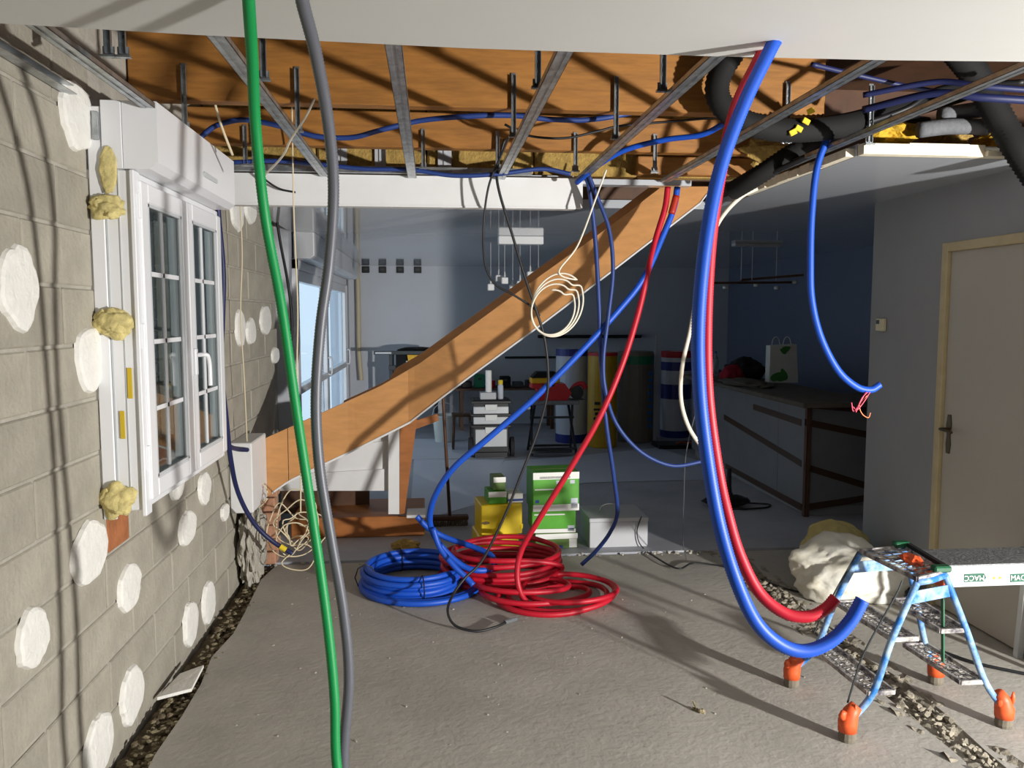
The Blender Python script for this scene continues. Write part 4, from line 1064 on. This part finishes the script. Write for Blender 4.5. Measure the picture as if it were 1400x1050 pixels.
# things on the counter
t = thing('shopping_bag', 'white carrier bag with green leaf print standing on the counter', 'bag', (3.5, 8.05, CZ))
bw, bh2, bd = .155, .40, .09
bx0 = P(1067, 500, 8.05).x; by = 8.05
MB().prism([(bx0 - bw, by - bd, CZ + .002), (bx0 + bw, by - bd, CZ + .002), (bx0 + bw * .96, by - bd * .5, CZ + bh2), (bx0 - bw * .86, by - bd * .5, CZ + bh2 * .96)], (0, bd * 1.2, 0)).build('body', 'bag_white', t)
for dx in (-.07, .05):
    MB().tube(spline([(bx0 + dx - .045, by - .03, CZ + bh2 * .96), (bx0 + dx - .03, by - .03, CZ + bh2 + .05), (bx0 + dx + .0, by - .03, CZ + bh2 + .075), (bx0 + dx + .03, by - .03, CZ + bh2 + .05), (bx0 + dx + .045, by - .03, CZ + bh2 * .97)], .01), .005, 6).build('handle', 'bag_white', t)
def leaf(cx, cz, L_, W_, ang, y):
    pts_ = []
    for k in range(12):
        a = 2 * math.pi * k / 12; u = math.cos(a) * L_; v = math.sin(a) * W_ * (1 - .4 * math.cos(a))
        pts_.append((cx + u * math.cos(ang) - v * math.sin(ang), y + (cz + u * math.sin(ang) + v * math.cos(ang)) * .108, CZ + cz + u * math.sin(ang) + v * math.cos(ang)))
    return MB().prism(pts_, (0, -.003, 0))
for (dx, dz, L_, W_, an) in ((-.08, .07, .07, .035, .6), (.0, .09, .065, .035, 1.9), (-.02, .05, .06, .03, .1), (.03, .35, .05, .03, .4), (.0, .33, .04, .025, 2.6)):
    leaf(bx0 + dx, dz, L_, W_, an, by - bd - .003).build('leaf_print', 'leaf_green', t)
jc = P(1010, 505, 8.6)
jk = thing('jacket', 'black jacket with red lining heaped on the counter', 'jacket', (jc.x, 8.5, CZ))
MB().lump((jc.x + .04, 8.5, CZ + .10), (.20, .2, .13), 2, 4, .3, 1.6, squash=CZ + .001).build('jacket_shell', 'cloth_black', jk, smooth=True)
MB().lump((jc.x - .14, 8.4, CZ + .06), (.13, .1, .10), 7, 4, .3, 1.6, squash=CZ + .001).build('lining', 'cloth_red', jk, smooth=True)
sh = MB().lump((CX + .1, 7.85, CZ + .02), (.2, .45, .035), 5, 4, .3, 1.8, squash=CZ + .001)
tag(sh.build('dust_cloth', 'cloth_brown', smooth=True), 'crumpled grey brown dust cloth on the counter top', 'cloth')
wb = P(978, 500, 9.0)
bo = thing('water_bottle', 'clear water bottle at the far end of the counter', 'bottle', (wb.x, 9.0, CZ))
MB().lathe((wb.x, 9.0, CZ + .001), ((.035, 0), (.037, .02), (.037, .17), (.028, .21), (.013, .245), (.013, .262)), 16).build('body', 'clear', bo, smooth=True)
MB().lathe((wb.x, 9.0, CZ + .263), ((.015, 0), (.015, .02)), 12).build('cap', 'print_blue', bo)

# suspended wooden lamp above the counter
LY = 8.0
sl = thing('bar_pendant', 'dark wooden spotlight bar hanging on wires over the counter', 'pendant lamp', tuple(P(1033, 385, LY)))
MB().bar(P(970, 387, LY - .05), P(1085, 386, LY + .05), .07, .022).build('wood_bar', 'wood_dark', sl)
MB().bar(P(1012, 383, LY + .08), P(1098, 376, LY - .08), .07, .022).build('wood_bar', 'wood_dark', sl)
for px in (1013, 1028, 1061):
    a_ = P(px, 383, LY); MB().tube([a_, Vector((a_.x, a_.y, CEIL - .001))], .004, 6).build('suspension_wire', 'tool_silver', sl)
for px, py in ((992, 390), (1034, 387), (1062, 391), (1087, 383)):
    a_ = P(px, py, LY); MB().lathe((a_.x, a_.y, a_.z - .035), ((.025, 0), (.03, .02), (.02, .034)), 12).build('spot', 'tool_silver', sl)
a_ = P(1035, 330, LY)
MB().cbox((a_.x - .25, LY - .05, CEIL - .03), (a_.x + .25, LY + .05, CEIL - .001), .004).build('ceiling_plate', 'tool_silver', sl)

# chandelier with white shades
HY = 7.5
ch = thing('chandelier', 'white chandelier with small glass shades hanging on wires in the rear room', 'chandelier', tuple(P(711, 335, HY)))
a_ = P(681, 342, HY); b_ = P(742, 328, HY)
MB().cbox((a_.x, HY - .06, CEIL - .075), (b_.x, HY + .06, CEIL - .001), .005).build('ceiling_canopy', 'lamp_white', ch)
for i, (px, py) in enumerate(((671, 392), (682, 380), (690, 383), (701, 393), (711, 388), (725, 375), (736, 384))):
    dy = (-.12, .06, -.03, .10, -.08, .05, 0)[i]
    a_ = P(px, py, HY + dy)
    MB().tube([Vector((a_.x, a_.y, CEIL - .07)), a_ + Vector((0, 0, .03))], .0022, 6).build('wire', 'tool_silver', ch)
    MB().lathe(a_ + Vector((0, 0, .02)), ((.006, 0), (.01, .02), (.006, .06)), 8).build('lamp_holder', 'tool_silver', ch)
    MB().cbox(a_ + Vector((-.03, -.03, -.035)), a_ + Vector((.03, .03, .025)), .006).build('glass_shade', 'lamp_white', ch)

# wall boxes, corner strip, thermostat, shelf
for px in (500, 523, 547, 571):
    q = P(px, 362, YB)
    sx = thing('wall_box', 'dark open electrical box under the glossy ceiling on the far wall', 'electrical box', (q.x, YB - .02, 2.29), 'electrical boxes in a row on the far wall')
    MB().cbox((q.x - .055, YB - .025, 2.295), (q.x + .055, YB - .001, 2.392), .006).build('housing', 'black_plastic', sx)
    MB().cbox((q.x - .03, YB - .03, 2.33), (q.x + .03, YB - .024, 2.365), .003).build('terminal', 'steel_dark', sx)
hose('corner_strip', 'pale yellowish strip hanging down the far wall corner beside the patio door', 'strip', [(487, 288, 12.1), (492, 310, 12.1), (489, 350, 12.12), (490, 420, 12.12), (491, 480, 12.12), (494, 520, 12.1)], .035, 'cable_beige', seg=6)
q = PX(1207, 444, XR)
th = thing('thermostat', 'cream wall thermostat with small dark display on the grey wall', 'thermostat', (XR, q.y, q.z - .04))
MB().cbox((XR - .025, q.y - .045, q.z - .04), (XR - .001, q.y + .045, q.z + .04), .005).build('housing', 'thermostat', th)
MB().box((XR - .0265, q.y + .0, q.z + .005), (XR - .0245, q.y + .036, q.z + .03)).build('display', 'steel_dark', th)
a_ = P(735, 462, YB); b_ = P(872, 455, YB)
tag(MB().cbox((a_.x, YB - .22, a_.z), (b_.x, YB - .002, a_.z + .045), .004).build('wall_shelf', 'black_matte'), 'long dark shelf on the far wall above the rolls', 'shelf')
a_ = P(690, 490, YB); b_ = P(762, 486, YB)
tag(MB().cbox((a_.x, YB - .05, a_.z), (b_.x, YB - .002, a_.z + .03), .003).build('wall_rail', 'black_matte'), 'thin dark rail on the far wall behind the tool trolley', 'rail')

# insulation and film rolls along the far wall
def roll(name, label, pxc, wpx, ytop, ybot, Y, body, caps, extra=None, capm=None):
    g_ = PZ(pxc, ybot, FR); Y = g_.y
    r = wpx / 2 * Y / F_PX; h = (ybot - ytop) * Y / F_PX
    t_ = thing(name, label, 'roll', (g_.x, g_.y, FR), 'rolls standing along the far wall')
    MB().lathe((g_.x, g_.y, FR + .001), ((r * .96, 0), (r, .02), (r, h - .03), (r * .95, h - .005), (r * .3, h)), 28).build('body', body, t_, smooth=False)
    for (f0, f1, m) in caps:
        MB().lathe((g_.x, g_.y, FR + h * f0), ((r + .002, 0), (r + .002, h * (f1 - f0))), 28).build('band', m, t_, smooth=False)
    return t_, g_, r, h
roll('insulation_roll', 'white film wrapped roll with dark blue ends by the workbench', 781, 44, 473, 603, 10.7, 'roll_white', ((.0, .09, 'roll_blue'), (.92, .995, 'roll_blue')))
t_, g_, r_, h_ = roll('insulation_roll', 'yellow insulation roll with black lettering', 823, 41, 478, 610, 10.6, 'roll_yellow', ((.965, .998, 'roll_red'),))
for k, (za, w_, hh) in enumerate(((.46, .07, .05), (.40, .09, .035), (.35, .06, .05), (.30, .09, .05), (.25, .05, .035))):
    ang = math.radians(-115)
    MB().cbox((g_.x - .10 - w_ / 2, g_.y - r_ * .905 - .012, FR + h_ * za), (g_.x - .10 + w_ / 2, g_.y - r_ * .905 + .01, FR + h_ * za + hh * .7), .003).build('black_letter_block', 'print_black', t_)
t_, g_, r_, h_ = roll('insulation_roll', 'tan roll with green top band and blue lettering', 868, 50, 476, 602, 10.8, 'roll_tan', ((.86, .95, 'roll_green'),))
for k in range(9):
    ang = math.radians(-52)
    q = Vector((g_.x + math.cos(ang) * (r_ + .001), g_.y + math.sin(ang) * (r_ + .001), FR + h_ * (.16 + k * .072)))
    MB().cbox((q.x - .035, q.y - .006, q.z), (q.x + .035, q.y + .003, q.z + h_ * .045), .002).rot(q, 38).build('blue_letter_block', 'roll_cyan', t_)
roll('insulation_roll', 'dark blue printed roll with red cap behind the white cable', 923, 42, 476, 596, 10.9, 'roll_white', ((.0, .08, 'roll_blue'), (.45, .62, 'roll_blue'), (.78, .88, 'roll_blue'), (.93, 1.0, 'roll_red')))
roll('insulation_roll', 'black wrapped roll half hidden by the counter', 968, 34, 500, 618, 10.2, 'black_plastic', ((.3, .34, 'roll_cyan'),))
for i, px in enumerate((894, 897, 900)):
    q = PZ(px, 602 - i * 4, FR); top = P(px + (3 if i else 5), 458 + i * 22, q.y + .2)
    tag(MB().bar(q + Vector((0, 0, .001)), top, .05, .03, (0, 1, 0)).build('metal_profile', 'tool_silver'), 'long silver metal profile leaning between the rolls', 'profile', 'metal profiles between the rolls')
q = PZ(930, 614, FR)
tray = thing('black_tray', 'low black tray with copper wire scraps under the blue roll', 'tray', (q.x, q.y, FR))
MB().cbox((q.x - .27, q.y, FR + .001), (q.x + .27, q.y + .35, FR + .05), .006).build('tray', 'black_plastic', tray)
MB().tube(spline([q + Vector((-.03, .08, .06)), q + Vector((.05, .1, .075)), q + Vector((.1, .12, .06)), q + Vector((.17, .08, .07))], .02), .01, 6).build('copper_scrap', 'wire_copper', tray)

# tool trolley
Y_ = 9.2
g0 = PZ(641, 627, FR); Y_ = g0.y
xa, xb = P(644, 600, Y_).x, P(699, 600, Y_).x
def zz_(py): return P(670, py, Y_).z
tt = thing('tool_trolley', 'black tool trolley with silver drawers on wheels', 'tool trolley', ((xa + xb) / 2, Y_, FR))
MB().cbox((xa + .02, Y_ + .02, .06), (xb - .02, Y_ + .36, zz_(547)), .012).build('body', 'black_plastic', tt)
for (yt, yb_, wi) in ((556, 566, 0), (570, 580, 0), (587, 611, .02)):
    d_ = MB().cbox((xa + .03 + wi, Y_ - .004, zz_(yb_)), (xb - .03 - wi, Y_ + .03, zz_(yt)), .006).build('drawer', 'tool_silver', tt)
    mx = (xa + xb) / 2
    MB().cbox((mx - .07, Y_ - .018, zz_(yt + 5)), (mx + .07, Y_ - .003, zz_(yt - 3)), .004).build('latch', 'card_white', d_)
for yy in (567.5, 583, 550):
    MB().cbox((xa, Y_ - .012, zz_(yy + 2)), (xb, Y_ + .36, zz_(yy - 2)), .006).build('ledge', 'black_plastic', tt)
for x_ in (xa + .0, xb + .02):
    MB().lathe((x_ - .03, Y_ + .1, .13), ((.04, 0), (.115, .008), (.118, .05), (.04, .06)), 22, (1, 0, 0)).build('wheel', 'rubber', tt)
MB().cbox((xa + .04, Y_ - .01, FR), (xb - .04, Y_ + .1, .085), .006).build('foot_rail', 'black_plastic', tt)
ztt = zz_(547)
q = P(668, 540, Y_ + .1)
tag(MB().lathe((q.x, Y_ + .1, ztt + .085), ((.036, 0), (.036, .25), (.030, .255)), 14).build('sealant_tube', 'card_white'), 'white cartridge tube standing on the tool trolley', 'tube')
tag(MB().cbox((q.x - .10, Y_ + .04, ztt + .002), (q.x + .085, Y_ + .2, ztt + .083), .005).build('small_case', 'metal_box'), 'small pale case on top of the tool trolley', 'case')
q = P(681, 540, Y_ + .1)
cn = thing('spray_can', 'clear spray can with yellow cap on the tool trolley', 'spray can', (q.x + .03, Y_ + .12, ztt))
MB().lathe((q.x + .03, Y_ + .12, ztt + .002), ((.032, 0), (.033, .01), (.033, .15), (.022, .17)), 14).build('body', 'roll_white', cn)
MB().lathe((q.x + .03, Y_ + .12, ztt + .172), ((.028, 0), (.028, .05)), 14).build('cap', 'print_yellow', cn)

# folding workbench with red saw case
g1 = PZ(742, 622, FR); Y2 = 9.35
wbn = thing('folding_workbench', 'folding workbench on crossed metal legs beside the tool trolley', 'workbench', (P(760, 600, Y2).x, Y2, FR))
zt = P(760, 548, Y2).z
xa, xb = P(722, 550, Y2).x, P(792, 550, Y2).x
MB().cbox((xa, Y2, zt - .05), (xb, Y2 + .12, zt), .006).cbox((xa + .02, Y2 + .2, zt - .05), (xb, Y2 + .32, zt), .006).build('jaw', 'alu_tread', wbn)
for x_ in (xa + .08, xb - .08):
    for (y0_, y1_) in ((Y2 + .02, Y2 + .36), (Y2 + .34, Y2 - .06)):
        MB().bar((x_, y0_, zt - .05), (x_ + (.04 if x_ > xa + .3 else -.04), y1_, FR + .012), .028, .02).build('leg', 'steel_dark', wbn)
for z_, y_ in ((.10, Y2 - .04), (.45, Y2 + .14), (.08, Y2 + .33)):
    MB().bar((xa + .04, y_, z_), (xb - .04, y_, z_), .03, .025).build('cross_bar', 'steel_dark', wbn)
MB().cbox((xa + .02, Y2 - .12, .06), (xb - .1, Y2 + .05, .09), .004).build('foot_step', 'steel_dark', wbn)
MB().tube([(xa, Y2 - .01, zt - .07), (xa, Y2 - .09, zt - .07)], .02, 10).build('clamp_crank', 'metal_box', wbn)
xa2, xb2 = P(735, 540, Y2).x, P(782, 540, Y2).x
rc2 = thing('red_tool_case', 'red power tool case lying on the folding workbench', 'tool case', ((xa2 + xb2) / 2, Y2 + .15, zt))
MB().prism([(xa2 + .02, Y2 + .02, zt + .002), (xb2 - .05, Y2 + .02, zt + .002), (xb2, Y2 + .02, zt + .09), (xb2 - .08, Y2 + .02, zt + .2), (xa2 - .06, Y2 + .02, zt + .2), (xa2 - .07, Y2 + .02, zt + .15), (xa2 + .0, Y2 + .02, zt + .14)], (0, .24, 0)).build('case_body', 'tool_red', rc2)
MB().cbox((xa2 + .05, Y2 + .01, zt + .17), (xa2 + .2, Y2 + .022, zt + .19), .003).build('clasp', 'black_plastic', rc2)
xs0 = P(783, 540, Y2).x
sw = thing('circular_saw', 'red and black saw sitting on the end of the workbench', 'saw', (xs0 + .06, Y2 + .15, zt))
MB().tube(spline([(xs0, Y2 + .15, zt + .10), (xs0 + .06, Y2 + .14, zt + .17), (xs0 + .14, Y2 + .13, zt + .19), (xs0 + .18, Y2 + .12, zt + .13)], .015), .03, 10).build('grip', 'tool_red', sw, smooth=True)
MB().lathe((xs0 + .07, Y2 + .1, zt + .085), ((.02, 0), (.08, .005), (.08, .05), (.02, .06)), 20, (0, 1, 0)).build('blade_guard', 'steel_dark', sw)
MB().cbox((xs0 - .02, Y2 + .04, zt + .001), (xs0 + .15, Y2 + .2, zt + .012), .002).build('sole_plate', 'steel_dark', sw)
za_ = zt + .203
yb2 = thing('tool_bag', 'black and yellow tool bag on top of the red case', 'tool bag', ((xa2 + xb2) / 2 - .06, Y2 + .14, za_))
MB().cbox((xa2 - .07, Y2 + .03, za_), (xb2 - .14, Y2 + .25, za_ + .065), .01).build('yellow_base', 'tool_yellow', yb2)
MB().prism([(xa2 - .065, Y2 + .035, za_ + .066), (xb2 - .145, Y2 + .035, za_ + .066), (xb2 - .19, Y2 + .035, za_ + .135), (xa2 - .0, Y2 + .035, za_ + .135)], (0, .2, 0)).build('black_top', 'black_matte', yb2)

# bench saw against the lit far wall
Y3 = 11.2
xa, xb = P(511, 483, Y3).x, P(618, 483, Y3).x
zt3 = P(540, 480, Y3).z
bs = thing('bench_saw', 'black and yellow bench saw with long rail against the lit far wall', 'bench saw', ((xa + xb) / 2, Y3, FR))
MB().cbox((xa, Y3, zt3 - .05), (xb, Y3 + .06, zt3), .004).build('guide_rail', 'steel_dark', bs)
MB().cbox((xa + .02, Y3 - .003, zt3 - .04), (xa + .24, Y3 - .0, zt3 - .012), .001).build('rail_face', 'alu', bs)
xm0, xm1 = P(541, 500, Y3).x, P(600, 500, Y3).x
MB().cbox((xm0, Y3 + .07, .45), (xm1, Y3 + .5, zt3 - .002), .01).build('saw_body', 'black_matte', bs)
MB().prism([(P(558, 500, Y3).x, Y3 + .062, zt3 - .14), (P(580, 500, Y3).x, Y3 + .062, zt3 - .14), (xm1, Y3 + .062, zt3 - .06), (P(557, 500, Y3).x, Y3 + .062, zt3 - .055)], (0, -.05, 0)).build('yellow_front', 'tool_yellow', bs)
MB().cbox((P(556, 500, Y3).x - .01, Y3 + .05, zt3 - .30), (P(556, 500, Y3).x + .015, Y3 + .069, zt3 - .14), .002).build('white_rule', 'card_white', bs)
for x_ in (P(534, 500, Y3).x, P(596, 500, Y3).x):
    for y_ in (Y3 + .08, Y3 + .46):
        MB().cbox((x_ - .025, y_, FR), (x_ + .025, y_ + .04, zt3 - .05), .004).build('leg', 'steel_dark', bs)
MB().cbox((P(531, 500, Y3).x, Y3 + .06, zt3 - .27), (P(541, 500, Y3).x, Y3 + .12, zt3 - .2), .006).build('clamp', 'steel_dark', bs)
MB().lump(((xm0 + xm1) / 2, Y3 + .25, zt3 + .015), (.26, .12, .03), 5, 3, .4).build('tool_heap', 'black_matte', bs)

# dark storage table with clutter behind the trolley (lies in shade)
Y4 = 11.5
xa, xb = P(622, 560, Y4).x, P(765, 560, Y4).x
sd = thing('trestle_table', 'dark trestle table loaded with tools behind the tool trolley', 'table', ((xa + xb) / 2, Y4, FR))
zt4 = .62
MB().cbox((xa, Y4, zt4 - .03), (xb, Y4 + .5, zt4), .004).build('table_top', 'wood_dark', sd)
for x_ in (xa + .1, xb - .1):
    for y_ in (Y4 + .05, Y4 + .43):
        MB().bar((x_, y_, zt4 - .03), (x_, y_, FR), .05, .05).build('leg', 'wood_dark', sd)
rz2 = random.Random(8)
for k in range(7):
    x_ = xa + .1 + k * (xb - xa - .2) / 7
    h_ = rz2.uniform(.07, .2)
    lab = ('black plastic tool case on the dark trestle table', 'green bottle crate on the dark trestle table', 'red paint tin on the dark trestle table', 'black speaker box on the dark trestle table', 'grey cable reel box on the dark trestle table', 'dark drill case on the dark trestle table', 'brown wooden box on the dark trestle table')[k]
    nm = ('tool_case', 'bottle_crate', 'paint_tin', 'speaker_box', 'cable_box', 'drill_case', 'wooden_box')[k]
    m = ('black_plastic', 'roll_green', 'tool_red', 'black_matte', 'steel_dark', 'black_plastic', 'wood_dark')[k]
    t_ = thing(nm, lab, 'box', (x_ + .06, Y4 + .2, zt4), 'clutter on the trestle table')
    if k == 2:
        MB().lathe((x_ + .06, Y4 + .2, zt4 + .001), ((.06, 0), (.06, h_), (.064, h_ + .004), (.064, h_ + .012)), 16).build('tin', m, t_)
    else:
        MB().cbox((x_, Y4 + .1, zt4 + .001), (x_ + .15, Y4 + .3, zt4 + h_), .012).build('box_body', m, t_)
        MB().cbox((x_ + .05, Y4 + .09, zt4 + h_ * .6), (x_ + .10, Y4 + .1, zt4 + h_ * .75), .003).build('clasp', 'steel_dark', t_)
ws = thing('wooden_stool', 'small wooden stool in the shade left of the tool trolley', 'stool', (P(632, 590, 9.9).x, 9.9, FR))
q = P(632, 560, 9.9)
MB().cbox((q.x - .13, 9.85, .42), (q.x + .13, 10.05, .455), .006).build('seat', 'wood_dark', ws)
for dx in (-.1, .1):
    for dy in (9.87, 10.02):
        MB().bar((q.x + dx, dy, .42), (q.x + dx * 1.15, dy, FR), .04, .03).build('leg', 'wood_dark', ws)

# bucket and broom
q = PZ(608, 604, FR)
bk = thing('bucket', 'white plastic bucket behind the broom handle', 'bucket', (q.x, q.y, FR))
MB().lathe((q.x, q.y, FR + .001), ((.12, 0), (.125, .01), (.155, .33), (.165, .335), (.165, .36), (.15, .36), (.148, .34), (.118, .02)), 24).build('pail', 'bag_white', bk)
MB().tube(spline([(q.x - .16, q.y, FR + .34), (q.x - .12, q.y, FR + .46), (q.x, q.y, FR + .52), (q.x + .12, q.y, FR + .46), (q.x + .16, q.y, FR + .34)], .02), .005, 6).build('bail', 'tool_silver', bk)
q = PZ(615, 718, FR)
br2 = thing('broom', 'long handled broom standing upright on the rear floor', 'broom', (q.x, q.y, FR))
a_ = PZ(588, 716, FR); b_ = PZ(641, 720, FR)
hd = MB().cbox((a_.x, q.y - .04, FR + .045), (b_.x, q.y + .04, FR + .08), .008).build('head', 'wood_dark', br2)
bris = MB()
rb2 = random.Random(6)
for i in range(26):
    for j in range(5):
        x_ = a_.x + .01 + (b_.x - a_.x - .02) * i / 25; y_ = q.y - .032 + .016 * j
        bris.bar((x_, y_, FR + .046), (x_ + rb2.uniform(-.006, .006), y_ + rb2.uniform(-.01, .006), FR + .001), .007, .007)
bris.build('bristles', 'cloth_brown', hd)
MB().tube([q + Vector((0, 0, .07)), P(606, 548, q.y + .12), P(604, 515, q.y + .14)], .013, 8).build('handle', 'wood_dark', br2, smooth=True)

# upright tool on its base lying by the counter
q = PZ(996, 692, FR)
gt = thing('floor_scraper', 'black upright tool on a flat base with its lead beside the counter', 'tool', (q.x, q.y, FR))
MB().lump((q.x - .02, q.y, FR + .05), (.20, .12, .05), 3, 4, .2, 1.5, squash=FR + .001).build('base', 'black_plastic', gt, smooth=True)
MB().lathe((q.x, q.y, FR + .08), ((.05, 0), (.025, .05), (.02, .10), (.02, .25), (.016, .255)), 14).build('upright', 'black_plastic', gt)
MB().tube(spline([q + Vector((.1, 0, .03)), q + Vector((.25, .03, .012)), q + Vector((.36, -.02, .012)), q + Vector((.3, -.12, .012)), q + Vector((.1, -.16, .012)), q + Vector((-.02, -.13, .012))], .02), .008, 6).build('lead', 'cable_black', gt, smooth=True)

# protective sheets on the rear floor
sheets = [([(566, 628), (690, 628), (650, 690), (560, 716)], 'pale sheet on the rear floor beside the broom'), ([(690, 630), (760, 626), (800, 660), (640, 690)], 'pale sheet on the rear floor behind the cartons'),
          ([(760, 626), (900, 612), (985, 640), (985, 655), (800, 660)], 'wide pale sheet on the rear floor before the rolls'), ([(470, 600), (640, 600), (690, 626), (560, 628)], 'pale sheet on the rear floor beside the tool trolley')]
rs2 = random.Random(12)
for i, (poly, lab) in enumerate(sheets):
    z_ = FR + .0008 + i * .0016
    mb = MB().prism([PZ(x, y, z_) for x, y in poly], (0, 0, .0012))
    tag(mb.build('floor_sheet', 'sheet'), lab, 'sheet', 'protective sheets on the rear floor')
